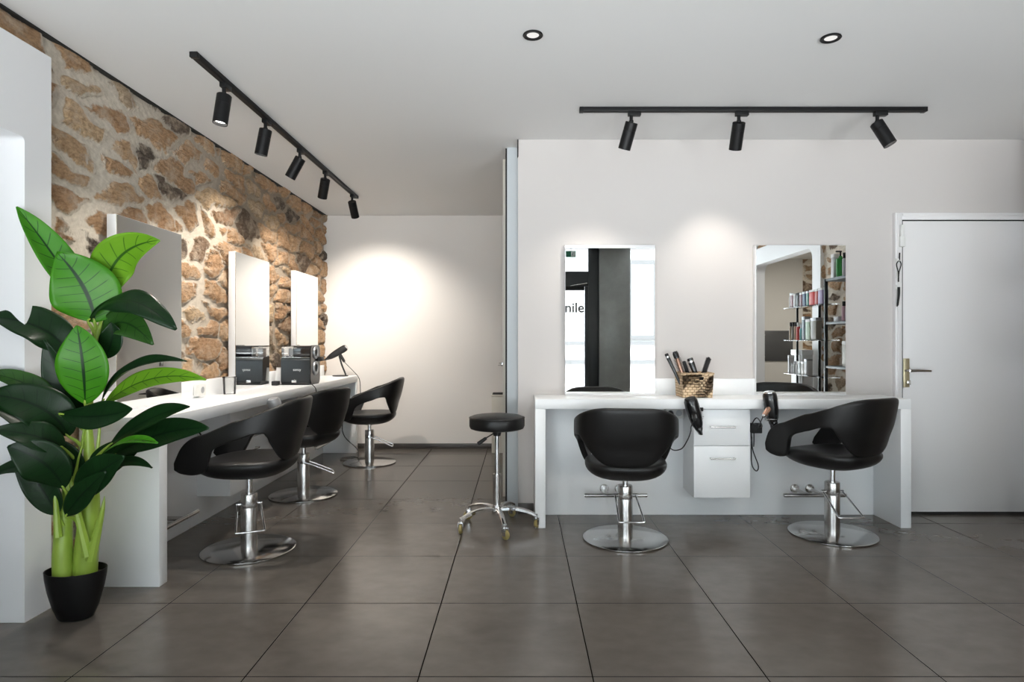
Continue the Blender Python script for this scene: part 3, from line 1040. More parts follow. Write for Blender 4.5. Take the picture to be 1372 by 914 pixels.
# ------------------------------------------------------------------ plant
def make_plant():
    base = Vector((-1.865, 2.60, 0))
    t = thing('potted_plant', 'tall artificial banana plant in black oval pot by the left wall', 'plant', base)
    # pot: oval bowl
    prof = [(0, 0), (.50, 0), (.58, .006), (.74, .05), (.90, .12), (.985, .175), (1.0, .198), (1.0, .203), (.965, .203), (.95, .17), (0, .165)]
    b = MB().lathe([(r * .112, z) for r, z in prof], seg=40)
    for v in b.bm.verts:
        v.co.x *= 1.06
        v.co.y *= .82
    b.build('pot', 'pot', t)
    s = MB().lathe([(0, .182), (.05, .181), (.09, .176), (.106, .17)], seg=24)
    for v in s.bm.verts:
        v.co.x *= 1.06
        v.co.y *= .82
        v.co.z += random.uniform(-.004, .004)
    s.build('moss', 'soil', t)
    L = lambda u, v, Y: P(u, v, Y) - base
    # two main trunks, with split sheaths
    for pts, rad in ((((86, 788, 2.59), (84, 745, 2.59), (86, 700, 2.60), (92, 650, 2.60), (100, 600, 2.60)), (.040, .038, .030, .020, .012)),
                     (((113, 783, 2.62), (116, 735, 2.62), (120, 690, 2.62), (122, 640, 2.61), (118, 570, 2.61), (124, 500, 2.60), (132, 440, 2.60)), (.046, .045, .040, .026, .016, .012, .010))):
        p3 = [L(*p) for p in pts]
        sp = smooth_path(p3, 6)
        rr = []
        for i in range(len(sp)):
            k = i / (len(sp) - 1) * (len(rad) - 1)
            a = int(min(k, len(rad) - 2))
            rr.append(rad[a] + (rad[a + 1] - rad[a]) * (k - a))
        MB().tube(sp, .03, 18, radii=rr).build('trunk', 'trunk', t)
    for pts, w in ((((118, 745, 2.56), (107, 700, 2.55), (97, 655, 2.54), (91, 625, 2.54)), .020), (((122, 750, 2.57), (130, 715, 2.56), (137, 685, 2.55), (140, 665, 2.55)), .022),
                   (((78, 720, 2.55), (76, 690, 2.55), (74, 660, 2.55), (73, 645, 2.55)), .016), (((100, 690, 2.58), (98, 655, 2.57), (104, 620, 2.56), (112, 590, 2.56)), .012),
                   (((110, 660, 2.60), (107, 620, 2.6), (113, 570, 2.59), (112, 545, 2.58)), .009), (((124, 640, 2.6), (131, 600, 2.59), (134, 565, 2.59), (136, 545, 2.58)), .010)):
        sp = smooth_path([L(*p) for p in pts], 6)
        n = len(sp) - 1
        MB().tube(sp, .01, 8, radii=[max(.0012, w * (1 - i / n) ** .8) for i in range(n + 1)]).build('sheath', 'trunk', t)

    def leaf(base_p, mid_p, tip_p, hw, face, mat, fold=.25, wave=.05, root=None, twist=0.0, fat=.45, curl=0.0):
        a, m, c = L(*base_p), L(*mid_p), L(*tip_p)
        # quadratic through mid
        ctrl = m * 2 - (a + c) * .5
        n, k = 26, 12
        bm = bmesh.new()
        uvl = bm.loops.layers.uv.new('UVMap')
        face = Vector(face).normalized()
        rows = []
        ph = random.uniform(0, 6)
        for i in range(n + 1):
            s = i / n
            p = a * (1 - s) ** 2 + ctrl * 2 * s * (1 - s) + c * s * s
            tn = ((ctrl - a) * (1 - s) + (c - ctrl) * s).normalized()
            side = tn.cross(face)
            if side.length < 1e-4:
                side = tn.orthogonal()
            side.normalize()
            nr = side.cross(tn).normalized()
            if twist:
                q = Matrix.Rotation(twist * s, 3, tn)
                side, nr = q @ side, q @ nr
            # outline: narrow base, broad middle, pointed tip
            w = hw * (math.sin(math.pi * min(1, s ** (math.log(.5) / math.log(fat)))) ** .78)
            w = max(w, .003)
            row = []
            for j in range(k + 1):
                x = (j / k - .5) * 2
                off = fold * w * (abs(x) ** 1.3) + wave * hw * math.sin(s * 14 + ph + x * 2) * x * x
                off += curl * w * (max(0, x) ** 2)
                row.append((bm.verts.new(p + side * w * x + nr * off), (j / k, s)))
            rows.append(row)
        for r0, r1 in zip(rows, rows[1:]):
            for j in range(k):
                q = (r0[j], r0[j + 1], r1[j + 1], r1[j])
                f = bm.faces.new([z[0] for z in q])
                for lp, z in zip(f.loops, q):
                    lp[uvl].uv = z[1]
        mb = MB()
        mb.bm.free()
        mb.bm = bm
        o = mb.build('leaf', mat, t, angle=180)
        sm = o.modifiers.new('thickness', 'SOLIDIFY')
        sm.thickness = .0016
        if root is not None:
            st = smooth_path([L(*root), (L(*root) + a) * .5 + Vector((0, 0, .005)), a, a + (m - a) * .12], 5)
            nn = len(st) - 1
            MB().tube(st, .006, 8, radii=[.009 - .006 * i / nn for i in range(nn + 1)]).build('leaf_stalk', 'trunk', t)

    C = (.35, -1, .25)      # towards the viewer
    U = (.2, -.55, .85)     # upward, slightly to the viewer
    # upper bright leaves
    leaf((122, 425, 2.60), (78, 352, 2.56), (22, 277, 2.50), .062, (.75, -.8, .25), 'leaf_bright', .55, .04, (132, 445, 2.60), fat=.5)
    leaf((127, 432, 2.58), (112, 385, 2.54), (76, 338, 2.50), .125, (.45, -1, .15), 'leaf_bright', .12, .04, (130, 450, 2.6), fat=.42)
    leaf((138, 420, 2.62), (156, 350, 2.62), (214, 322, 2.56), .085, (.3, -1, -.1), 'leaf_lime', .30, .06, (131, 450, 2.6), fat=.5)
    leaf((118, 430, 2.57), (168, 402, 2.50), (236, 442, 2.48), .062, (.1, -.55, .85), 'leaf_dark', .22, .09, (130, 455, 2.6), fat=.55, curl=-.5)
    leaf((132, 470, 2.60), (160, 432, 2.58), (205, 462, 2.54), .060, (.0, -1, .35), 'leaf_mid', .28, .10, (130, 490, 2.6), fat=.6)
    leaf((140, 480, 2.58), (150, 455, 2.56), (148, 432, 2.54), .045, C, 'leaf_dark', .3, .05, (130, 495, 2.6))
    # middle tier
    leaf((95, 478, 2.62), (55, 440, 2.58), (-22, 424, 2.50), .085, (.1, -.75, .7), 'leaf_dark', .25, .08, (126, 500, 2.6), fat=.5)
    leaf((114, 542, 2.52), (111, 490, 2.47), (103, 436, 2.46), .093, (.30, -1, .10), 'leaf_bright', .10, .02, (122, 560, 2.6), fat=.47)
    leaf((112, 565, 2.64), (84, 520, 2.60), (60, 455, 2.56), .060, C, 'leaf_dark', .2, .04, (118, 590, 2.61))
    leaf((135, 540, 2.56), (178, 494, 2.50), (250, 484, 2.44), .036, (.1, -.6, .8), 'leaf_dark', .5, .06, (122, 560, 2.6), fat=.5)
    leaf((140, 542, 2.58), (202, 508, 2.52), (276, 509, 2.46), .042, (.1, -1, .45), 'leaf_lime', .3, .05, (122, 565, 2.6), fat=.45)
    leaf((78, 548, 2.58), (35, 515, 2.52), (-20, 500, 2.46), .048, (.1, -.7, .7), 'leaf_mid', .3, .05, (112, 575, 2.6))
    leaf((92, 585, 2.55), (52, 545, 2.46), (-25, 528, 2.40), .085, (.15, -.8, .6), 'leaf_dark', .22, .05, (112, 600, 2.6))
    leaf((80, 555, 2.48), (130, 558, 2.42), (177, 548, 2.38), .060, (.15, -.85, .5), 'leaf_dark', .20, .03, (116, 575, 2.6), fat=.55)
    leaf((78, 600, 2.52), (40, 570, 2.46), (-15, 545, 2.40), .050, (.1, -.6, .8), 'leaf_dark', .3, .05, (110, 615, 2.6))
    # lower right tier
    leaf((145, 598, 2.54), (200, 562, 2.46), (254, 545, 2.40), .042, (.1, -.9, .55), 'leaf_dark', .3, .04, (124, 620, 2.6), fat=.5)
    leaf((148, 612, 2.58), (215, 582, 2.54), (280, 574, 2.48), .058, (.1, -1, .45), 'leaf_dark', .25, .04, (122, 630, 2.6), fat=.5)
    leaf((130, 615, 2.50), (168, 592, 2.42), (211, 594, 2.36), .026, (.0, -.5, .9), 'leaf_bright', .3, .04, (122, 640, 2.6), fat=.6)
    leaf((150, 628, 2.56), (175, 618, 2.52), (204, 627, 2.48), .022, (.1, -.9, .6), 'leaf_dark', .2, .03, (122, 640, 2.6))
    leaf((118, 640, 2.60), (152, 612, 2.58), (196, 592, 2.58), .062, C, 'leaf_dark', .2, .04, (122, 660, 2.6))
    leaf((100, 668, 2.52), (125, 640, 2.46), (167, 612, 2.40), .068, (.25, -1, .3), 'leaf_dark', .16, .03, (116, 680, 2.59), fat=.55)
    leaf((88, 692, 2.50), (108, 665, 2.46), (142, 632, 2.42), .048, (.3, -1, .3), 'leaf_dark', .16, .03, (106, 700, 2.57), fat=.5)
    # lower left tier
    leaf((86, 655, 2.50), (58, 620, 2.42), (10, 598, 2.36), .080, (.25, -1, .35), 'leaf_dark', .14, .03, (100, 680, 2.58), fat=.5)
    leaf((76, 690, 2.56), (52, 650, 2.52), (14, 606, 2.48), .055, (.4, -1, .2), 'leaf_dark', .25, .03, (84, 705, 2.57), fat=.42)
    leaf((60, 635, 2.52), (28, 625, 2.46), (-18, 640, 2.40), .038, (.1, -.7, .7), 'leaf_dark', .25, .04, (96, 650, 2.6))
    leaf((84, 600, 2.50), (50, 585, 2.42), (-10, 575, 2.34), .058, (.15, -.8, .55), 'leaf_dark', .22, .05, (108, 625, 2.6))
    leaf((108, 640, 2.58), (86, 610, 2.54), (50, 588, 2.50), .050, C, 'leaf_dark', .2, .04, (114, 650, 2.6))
make_plant()


# ------------------------------------------------------------------ basket with brushes
bk = Vector((1.125, 4.015, CT))
t = thing('wicker_basket', 'small woven wicker basket of hair brushes on the white counter', 'basket', bk)
mb = MB()
w0, w1, d0, d1, h, th = .094, .100, .088, .094, .153, .008
for sx, sy, a, b_ in ((0, -1, w0, w1), (0, 1, w0, w1), (-1, 0, d0, d1), (1, 0, d0, d1)):
    b = bmesh.new()
    hole = (sx == 0)
    cols_ = [-1, -.16, .16, 1] if hole else [-1, 1]
    zs = [0, .112, .132, h] if hole else [0, h]
    def pt(c, z, inn):
        k = z / h
        wx = w0 + (w1 - w0) * k - inn * th
        wy = d0 + (d1 - d0) * k - inn * th
        if sx == 0:
            return Vector((c * wx + (.25 * wx if abs(c) < .5 else 0), sy * wy, z))
        return Vector((sx * wx, c * wy, z))
    for i in range(len(cols_) - 1):
        for j in range(len(zs) - 1):
            if hole and i == 1 and j == 1:
                continue
            q = [(cols_[i], zs[j]), (cols_[i + 1], zs[j]), (cols_[i + 1], zs[j + 1]), (cols_[i], zs[j + 1])]
            vo = [b.verts.new(pt(c, z, 0)) for c, z in q]
            vi = [b.verts.new(pt(c, z, 1)) for c, z in q]
            b.faces.new(vo)
            b.faces.new(vi[::-1])
            for e in range(4):
                f = (e + 1) % 4
                b.faces.new((vo[e], vo[f], vi[f], vi[e]))
    bmesh.ops.remove_doubles(b, verts=b.verts[:], dist=1e-5)
    bmesh.ops.recalc_face_normals(b, faces=b.faces[:])
    mb.merge(b)
mb.box(-w0 + .004, w0 - .004, -d0 + .004, d0 - .004, 0, .008)
mb.build('basket_body', 'wicker', t, angle=30)
pts = [(-w1, -d1, h), (w1, -d1, h), (w1, d1, h), (-w1, d1, h)]
MB().tube(pts, .006, 8, closed=True).build('rim', 'wicker', t)


def brush(u0, v0, u1, v1, y0, y1, kind, label, r):
    top = P(u0, v0, y0)
    bot = P(u1, v1, y1)
    t = thing('hair_brush', label, 'hair brush', bot, 0, 'hair brushes in the wicker basket')
    ax = (top - bot)
    L = ax.length
    if kind == 'handle':
        MB().lathe([(0, 0), (r * .8, .0), (r * .85, L * .5), (r, L * .8), (r, L - .004), (r * .8, L), (0, L)], (0, 0, 0), 20, ax).build('handle', 'plastic', t)
        MB().lathe([(r * 1.02, L - .03), (r * 1.04, L - .024), (r * 1.02, L - .018)], (0, 0, 0), 20, ax).build('ring', 'steel', t)
    else:
        MB().lathe([(0, 0), (r * .6, 0), (r * .6, L - .01), (r * .5, L), (0, L)], (0, 0, 0), 16, ax).build('barrel', 'mattplastic' if kind == 'black' else 'gold', t)
        mb = MB()
        q = ax.to_track_quat('Z', 'Y').to_matrix()
        for i in range(int(L / .0065)):
            for k in range(12):
                a = 2 * math.pi * (k + .5 * (i % 2)) / 12
                dz = .004 + i * .0065
                if dz > L - .002:
                    break
                d0_ = q @ Vector((math.cos(a) * r * .55, math.sin(a) * r * .55, dz))
                d1_ = q @ Vector((math.cos(a) * r * 1.12, math.sin(a) * r * 1.12, dz))
                mb.cyl(d0_, d1_, .0014, .0009, seg=4)
        mb.build('bristles', 'mattplastic', t)
        if kind == 'gold':
            MB().lathe([(0, L - .001), (r * .85, L - .001), (r * .9, L + .03), (r * .7, L + .045), (0, L + .045)], (0, 0, 0), 20, ax).build('end_cap', 'plastic', t)
    return t


brush(892.5, 474, 912, 515, 4.02, 3.99, 'handle', 'brush with thin black handle leaning furthest left in basket', .0125)
brush(907, 480, 919, 515, 4.04, 4.01, 'gold', 'round brush with rose gold barrel and black cap in basket', .022)
brush(924, 480, 937, 515, 4.0, 3.98, 'handle', 'brush with thick black handle in the middle of basket', .020)
brush(916, 484, 926, 514, 4.05, 4.03, 'black', 'black bristled brush half hidden behind the thick handle in basket', .019)
brush(950, 479, 938, 515, 4.03, 4.0, 'black', 'black round bristle brush leaning right in basket', .016)


# ------------------------------------------------------------------ hair dryers
def dryer(label, rear, nose, handle_dir, body_mat, cap_mat, r=.043, cord=None, handle_mat=None, hl=.105):
    rear, nose = Vector(rear), Vector(nose)
    t = thing('hair_dryer', label, 'hair dryer', rear, 0, 'hair dryers')
    ax = (nose - rear)
    L = ax.length
    MB().lathe([(r * .80, .006), (r * .95, .02), (r, .05), (r * .96, L * .5), (r * .78, L * .72), (r * .62, L * .80), (r * .60, L * .81), (0, L * .81)], (0, 0, 0), 32, ax).build('body', body_mat, t)
    MB().lathe([(0, -.006), (r * .45, -.004), (r * .74, .0), (r * .82, .008), (r * .80, .012)], (0, 0, 0), 32, ax).build('rear_grille', cap_mat, t)
    # flattened concentrator nozzle
    nz = MB().lathe([(r * .60, 0), (r * .64, .012), (r * .52, L * .12), (r * .50, L * .20), (r * .40, L * .20), (r * .40, .01)], (0, 0, 0), 24)
    for v in nz.bm.verts:
        k = max(0, v.co.z / (L * .2))
        v.co.x *= 1 + .45 * k
        v.co.y *= 1 - .60 * k
    nz.bm.transform(Matrix.Translation(ax.normalized() * L * .80) @ ax.to_track_quat('Z', 'Y').to_matrix().to_4x4())
    nz.build('nozzle', 'plastic', t)
    hd = Vector(handle_dir).normalized()
    p0 = ax.normalized() * L * .38 + hd * r * .6
    p1 = p0 + hd * hl
    MB().tube([p0, p0 + hd * hl * .3, p0 + hd * hl * .8, p1], .016, 16, radii=[.0165, .0160, .0145, .012]).build('handle', handle_mat or body_mat, t)
    MB().cyl(p1, p1 + hd * .012, .012, .006).build('handle_end', cap_mat, t)
    if cord:
        pts = [p1 + hd * .01] + [Vector(c) - rear for c in cord]
        MB().tube(smooth_path(pts, 8), .0036, 8).build('cord', 'mattplastic', t)
    return t


def holder(label, loc, rz=0):
    """spiral wire dryer holder screwed under the counter front; local -Y points to the room"""
    t = thing('dryer_holder', label, 'holder', loc, rz, 'chrome wire dryer holders')
    pts = []
    for i in range(41):
        a = 2 * math.pi * i / 40 * 1.6
        pts.append((math.cos(a) * .036, -.045 + math.sin(a) * .036, -.03 - .016 * i / 40))
    MB().tube(pts, .0028, 8).build('wire_spiral', 'chrome', t)
    MB().tube(smooth_path([(.036, -.045, -.030), (.040, -.015, -.012), (.034, .005, .004), (.034, .012, .02)], 6), .0032, 8).build('wire_arm', 'chrome', t)
    MB().box(.018, .050, .0, .012, -.002, .022, .002).build('clamp', 'black', t)


Yd = 3.775
dryer('black hair dryer with dark rear hanging under the wicker basket', P(924, 533, Yd), P(938.5, 582, Yd + .005), (-.22, -.9, -.28), 'plastic', 'mattplastic',
      cord=[P(926, 572, 3.70), P(925.5, 578, 3.74), P(921, 590, 3.79), P(912, 602, 3.88), P(898, 600, 4.02), P(893, 572, 4.11), P(897, 553, 4.115)], hl=.085, handle_mat='plastic')
holder('chrome wire holder carrying the black dryer under the basket', (P(935, 560, Yd).x, 3.83, P(935, 560, Yd).z + .035))
dryer('black hair dryer with chrome rear dome hanging beside the right chair', P(1030.5, 525, Yd), P(1037, 574, Yd + .01), (-.62, -.62, -.45), 'plastic', 'chrome',
      cord=[P(1016, 573, 3.70), P(1021, 571, 3.74), P(1014, 560, 3.86), P(1007, 572, 3.9), P(1008, 600, 3.93), P(1016, 624, 3.94), P(1013, 631, 3.94), P(1007, 620, 3.95), P(1007, 585, 3.98)], handle_mat='gold', hl=.09)
holder('chrome wire holder carrying the chrome-domed dryer', (P(1034, 560, Yd).x, 3.83, P(1034, 560, Yd).z + .03))
ds = P(355, 534, 4.17)
ds.x = -1.665
dryer('silver hair dryer hanging on front edge of stone wall counter', ds, ds + Vector((.03, .055, -.20)), (.1, .8, -.3), 'silverplastic', 'silverplastic', r=.046, hl=.08,
      cord=[ds + Vector((.02, .2, -.12)), ds + Vector((-.01, .25, -.22)), ds + Vector((-.12, .22, -.30)), ds + Vector((-.2, .15, -.1))])
holder('chrome wire holder carrying the silver dryer', (-1.70, ds.y + .05, ds.z - .10), R(90))

# dryer resting in a stand at the rear end of the left counter
sb = P(456, 504, 6.33)
sb.z = CT
st = thing('dryer_stand', 'black angled hair dryer stand at far end of left counter', 'stand', sb)
b = MB().lathe([(0, 0), (.078, 0), (.080, .004), (.078, .010), (0, .011)], seg=36)
for v in b.bm.verts:
    v.co.y *= .8
b.build('base', 'mattplastic', st)
top = P(454.5, 477, 6.33) - sb
MB().tube(smooth_path([(.055, 0, .008), (.050, 0, .03), top * .55 + Vector((.022, 0, 0)), top], 6), .0085, 10).build('post', 'mattplastic', st)
rr = P(464.5, 465, 6.33)
nn = P(435.5, 482.5, 6.33)
dh = (P(471, 492, 6.33) - P(462, 477, 6.33)).normalized()
dd = dryer('slim black hair dryer resting on the stand at far counter end', rr, nn, dh, 'mattplastic', 'steel', r=.036, hl=.095,
           cord=[P(474, 498, 6.33), P(480, 505, 6.35), P(482.5, 514, 6.40), P(483, 540, 6.53), P(484, 566, 6.56)])

# ------------------------------------------------------------------ towel steamer box on the left counter
sx0, sx1, sy0, sy1 = -1.955, -1.715, 5.06, 5.29
so = Vector(((sx0 + sx1) / 2, (sy0 + sy1) / 2, CT))
t = thing('towel_warmer', 'black boxy salon machine with two side rings on left counter', 'appliance', so)
hw, hd2 = (sx1 - sx0) / 2, (sy1 - sy0) / 2
# body: rounded profile in YZ, extruded along X
def rprof(y0, y1, z0, z1, r, n=6):
    out = []
    for cx, cy, a0 in ((y1 - r, z1 - r, 0), (y0 + r, z1 - r, 90), (y0 + r, z0 + r, 180), (y1 - r, z0 + r, 270)):
        for k in range(n + 1):
            a = R(a0 + 90 * k / n)
            out.append((cx + r * math.cos(a), cy + r * math.sin(a)))
    return out
YZ = Matrix(((0, 0, 1, 0), (1, 0, 0, 0), (0, 1, 0, 0), (0, 0, 0, 1)))
MB().prism(rprof(-hd2, hd2, .008, .225, .03), -hw, hw - .006, mat=YZ).build('lower_housing', 'darkpanel', t)
MB().prism(rprof(-hd2 + .012, hd2, .226, .322, .03), -hw + .095, hw - .006, mat=YZ).build('upper_drawer', 'smoke', t)
MB().prism(rprof(-hd2 + .012, hd2, .226, .322, .03), -hw, -hw + .094, mat=YZ).build('clear_lid', 'clear', t)
MB().prism(rprof(-hd2 + .01, hd2 - .002, .224, .228, .0015), -hw, hw - .006, mat=YZ).build('chrome_strip', 'chrome', t)
MB().box(-hw + .03, -hw + .075, -.03, .04, .228, .30, .006).build('tray', 'silverplastic', t)
MB().prism(rprof(-hd2 + .004, hd2 + .004, 0, .326, .05), hw - .006, hw + .004, mat=YZ).build('side_plate', 'plastic', t)
for z, r_ in ((.262, .050), (.135, .056)):
    g = MB().lathe([(r_ * .62, .0), (r_ * .62, .010), (r_, .010), (r_ * 1.05, .0)], (hw + .003, 0, z), 32, (1, 0, 0)).build('ring', 'silverplastic', t)
    MB().lathe([(0, .002), (r_ * .62, .004), (r_ * .62, .0)], (hw + .003, 0, z), 32, (1, 0, 0)).build('opening', 'blackgap', g)
MB().box(hw + .0, hw + .03, hd2 - .06, hd2 + .04, .19, .225, .006).build('latch', 'mattplastic', t)
MB().box(-.03, .01, -hd2 - .012, -hd2 + .006, .018, .042, .004).build('drain_tap', 'steel', t)
MB().box(-hw - .0, hw, -hd2 + .01, hd2 - .01, 0, .010, .002).build('foot', 'blackgap', t)
text('logo', 'sensy', .030, 'text_white', t, (.012, -hd2 - .0006, .125), (R(90), 0, 0), .0005)
MB().tube(smooth_path([(-hw, -hd2 + .02, .01), (-.06, -hd2 - .02, .006), (.04, -hd2 - .03, .018), (.10, -hd2 - .01, .012), (hw + .02, -hd2 - .02, .006), (hw + .055, -hd2 - .03, -.03), (hw + .05, -hd2 + .0, -.10)], 8), .0035, 8).build('cord', 'mattplastic', t)

c0 = P(306.5, 511, 4.2)
t = thing('plastic_cup', 'clear plastic cup standing between the first two stone wall mirrors', 'cup', (-1.97, 4.20, CT))
MB().lathe([(0, .002), (.036, .002), (.036, 0), (.038, 0), (.044, .115), (.0455, .118), (.043, .118), (.0365, .005), (0, .005)], seg=32).build('cup_wall', 'clear', t)
MB().lathe([(.0432, .110), (.0468, .112), (.0468, .119), (.0432, .119)], seg=32).build('rim', 'clear', t)
t = thing('card', 'white folded price card leaning beside the black machine', 'card', (-1.99, 5.10, CT))
m4 = Matrix.Rotation(R(-14), 4, 'X')
MB().box(-.03, .03, -.001, .001, 0, .135, mat=m4).build('card_front', 'text_white', t)
MB().box(-.03, .03, .060, .062, 0, .130, mat=Matrix.Rotation(R(12), 4, 'X')).build('card_back', 'text_white', t)
t = thing('power_adapter', 'small black adapter block lying beside the black machine', 'adapter', (-1.985, 5.03, CT))
MB().box(-.025, .025, -.03, .03, 0, .035, .005).build('block', 'mattplastic', t)
MB().tube(smooth_path([(.02, .0, .012), (.04, -.01, .008), (.05, .015, .006)], 5), .003, 6).build('lead', 'mattplastic', t)

# sockets and leads below the counters
def socket(loc, rz, w, label, plug=None):
    t = thing('wall_socket', label, 'socket', loc, rz, 'white wall sockets')
    MB().box(-w / 2, w / 2, -.035, 0, -.036, .036, .004).build('housing', 'socket', t)
    n = 2 if w > .1 else 1
    for i in range(n):
        x = (i - (n - 1) / 2) * .055
        q = MB().lathe([(.020, 0), (.022, .002), (.024, 0)], (x, -.035, 0), 24, (0, -1, 0)).build('socket_ring', 'socket', t)
        MB().lathe([(0, .0005), (.0205, .0005)], (x, -.035, 0), 24, (0, -1, 0)).build('recess', 'silverplastic', q)
    if plug is not None:
        MB().cyl((plug, -.034, 0), (plug, -.075, -.004), .017, .013, bev=.003).build('plug', 'mattplastic', t)
p = P(902.5, 553, 4.13)
socket((p.x, 4.132, p.z), 0, .12, 'white double socket with black plug under the counter left of drawers', -.028)
p = P(1011, 573, 4.13)
t = thing('power_block', 'black plug block under the counter right of drawers', 'socket', (p.x, 4.132, p.z))
MB().box(-.034, .034, -.05, 0, -.032, .032, .005).build('block', 'mattplastic', t)
MB().tube(smooth_path([(-.02, -.045, -.02), (-.022, -.05, -.08), (-.02, -.04, -.12)], 5), .0035, 8).build('lead', 'mattplastic', t)
socket((-2.045, 3.92, CT + .05), R(90), .085, 'white socket on the splashback between first two stone wall mirrors')
socket((-2.04, 3.15, .60), R(90), .085, 'white socket under the near end of stone wall counter')
t = MB().tube(smooth_path([(-2.03, 3.15, .60), (-1.95, 3.14, .68), (-1.80, 3.20, .715), (-1.74, 3.30, .70), (-1.73, 3.40, .60), (-1.78, 3.5, .52)], 8), .0042, 8).build('electric_lead', 'mattplastic')
tag(t, 'black cord looping below the near end of the stone wall counter', 'cord')
t = MB().tube(smooth_path([P(459, 566, 6.2), P(459, 578, 6.2), P(464, 588, 6.2), P(476, 599, 6.2), P(480, 606, 6.2), (-1.60, 6.05, .006), (-1.72, 6.0, .006), (-1.76, 6.1, .006), (-1.66, 6.16, .008), (-1.58, 6.05, .010), (-1.66, 5.98, .006)], 8), .0045, 8).build('electric_lead', 'mattplastic')
tag(t, 'black cord coiled on the floor behind farthest left chair', 'cord')

# rear right of the alcove
t = thing('waste_bin', 'tall white bin with black opening in front of the rear wall', 'bin', (-.20, 6.50, 0))
MB().box(-.095, .095, -.09, .09, 0, .585, .006).build('body', 'cream', t)
MB().box(-.098, .098, -.093, .093, .585, .605, .004).build('lid', 'cream', t)
MB().box(-.090, .090, -.088, .088, .605, .614, .003).build('opening_rim', 'blackgap', t)
hp = P(671.5, 488, 6.66)
t = thing('wall_hook', 'small chrome double hook on rear wall beside the sliding door edge', 'hook', hp)
MB().box(-.002, .03, .0, .03, -.02, .02, .003).build('plate', 'steel', t)
MB().tube([(.01, .01, .010), (-.02, -.03, .012)], .004).tube([(.01, .01, -.012), (-.03, -.03, -.012)], .004).build('prongs', 'steel', t)

# ------------------------------------------------------------------ shelves and products seen in the right mirror
YV = 2 * (YR - .05)
def PM(u, v, X):
    """point at side distance X that shows at (u, v) in the mirror plane"""
    d = X * FPX / (u - 697)
    return Vector((X, YV - d, CZ * 0 + CAMZ + (457 - v) * d / FPX))

gx = 3.08
t = thing('display_rack', 'slim rack with black posts and three glass shelves', 'shelf', (gx, 1.67, 0))
for y in (1.22, 1.74):
    for x in (.06,):
        MB().box(x - .010, x + .010, y - 1.67 - .010, y - 1.67 + .010, 0, 1.58, .002).build('post', 'black', t)
gz = (.80, 1.17, 1.53)
for z in gz:
    MB().box(-.09, .075, -.46, .46, z - .008, z, .001).build('glass_shelf', 'clear', t)

PR = {}
def product(kind, name, lab, loc, h, w, d, colr, cap, group):
    key = tuple(round(c, 3) for c in colr)
    if key not in PR:
        PR[key] = simple('product_%d' % len(PR), tuple(c ** 1.35 for c in colr), .4)
    t = thing(name, lab, 'bottle' if kind != 'box' else 'box', loc, 0, group)
    if kind == 'box':
        MB().box(-d / 2, d / 2, -w / 2, w / 2, 0, h * .86, .002).build('carton', PR[key], t)
        MB().box(-d / 2 - .001, d / 2 + .001, -w / 2 - .001, w / 2 + .001, h * .86, h, .002).build('lid', M[cap], t)
    elif kind == 'pump':
        MB().lathe([(0, 0), (w / 2, 0), (w / 2, h * .7), (w * .2, h * .76), (w * .2, h * .8), (0, h * .8)], seg=20).build('body', PR[key], t)
        MB().cyl((0, 0, h * .8), (0, 0, h), w * .10).box(-.045, .01, -.008, .008, h * .95, h, .002).build('pump', M[cap], t)
    else:
        MB().lathe([(0, 0), (w / 2, 0), (w / 2, h * .72), (w * .36, h * .77), (0, h * .77)], seg=20).build('body', PR[key], t)
        MB().lathe([(w * .38, h * .77), (w * .38, h), (0, h)], seg=20).build('cap', M[cap], t)
    return t

white_, pink, mauve = (.75, .75, .76), (.62, .42, .42), (.42, .24, .26)
row1 = [('bottle', .17, .045, white_, 'silverplastic', 'white bottle'), ('box', .16, .07, mauve, 'text_white', 'mauve carton'), ('box', .15, .05, white_, 'text_white', 'white carton'),
        ('box', .155, .075, (.02, .015, .02), 'blackgap', 'black carton'), ('box', .15, .06, (.38, .22, .26), 'text_white', 'dusty pink carton'), ('box', .155, .07, (.02, .10, .24), 'silverplastic', 'blue carton'),
        ('box', .155, .06, (.08, .28, .24), 'silverplastic', 'teal carton'), ('box', .16, .11, (.80, .05, .03), 'text_white', 'bright red carton'), ('box', .16, .06, (.70, .18, .14), 'text_white', 'coral carton'), ('box', .165, .09, (.50, .42, .62), 'text_white', 'lilac carton')]
y = 1.25
for kind, h, w, c, cap, nm in row1:
    product(kind, 'product_carton' if kind == 'box' else 'product_bottle', nm + ' on the top glass shelf of the rack', (gx - .03, y + w / 2, gz[2]), h, w, .06, c, cap, 'products on the top glass shelf')
    y += w + .012
row2 = [('bottle', .20, .05, (.50, .42, .32), 'blackgap', 'tan bottle'), ('bottle', .20, .05, (.30, .26, .22), 'blackgap', 'brown bottle'), ('bottle', .20, .05, (.48, .34, .24), 'blackgap', 'copper bottle'), ('bottle', .19, .065, (.70, .16, .15), 'text_white', 'coral red bottle'),
        ('bottle', .17, .06, (.22, .55, .55), 'silverplastic', 'turquoise bottle'), ('box', .25, .07, (.24, .29, .34), 'silverplastic', 'slate grey carton'), ('box', .22, .10, (.52, .64, .50), 'text_white', 'pale green carton'), ('box', .23, .12, (.38, .36, .32), 'silverplastic', 'grey beige carton')]
y = 1.25
for kind, h, w, c, cap, nm in row2:
    product(kind, 'product_carton' if kind == 'box' else 'product_bottle', nm + ' on the middle glass shelf of the rack', (gx - .03, y + w / 2, gz[1]), h, w, .06, c, cap, 'products on the middle glass shelf')
    y += w + .014
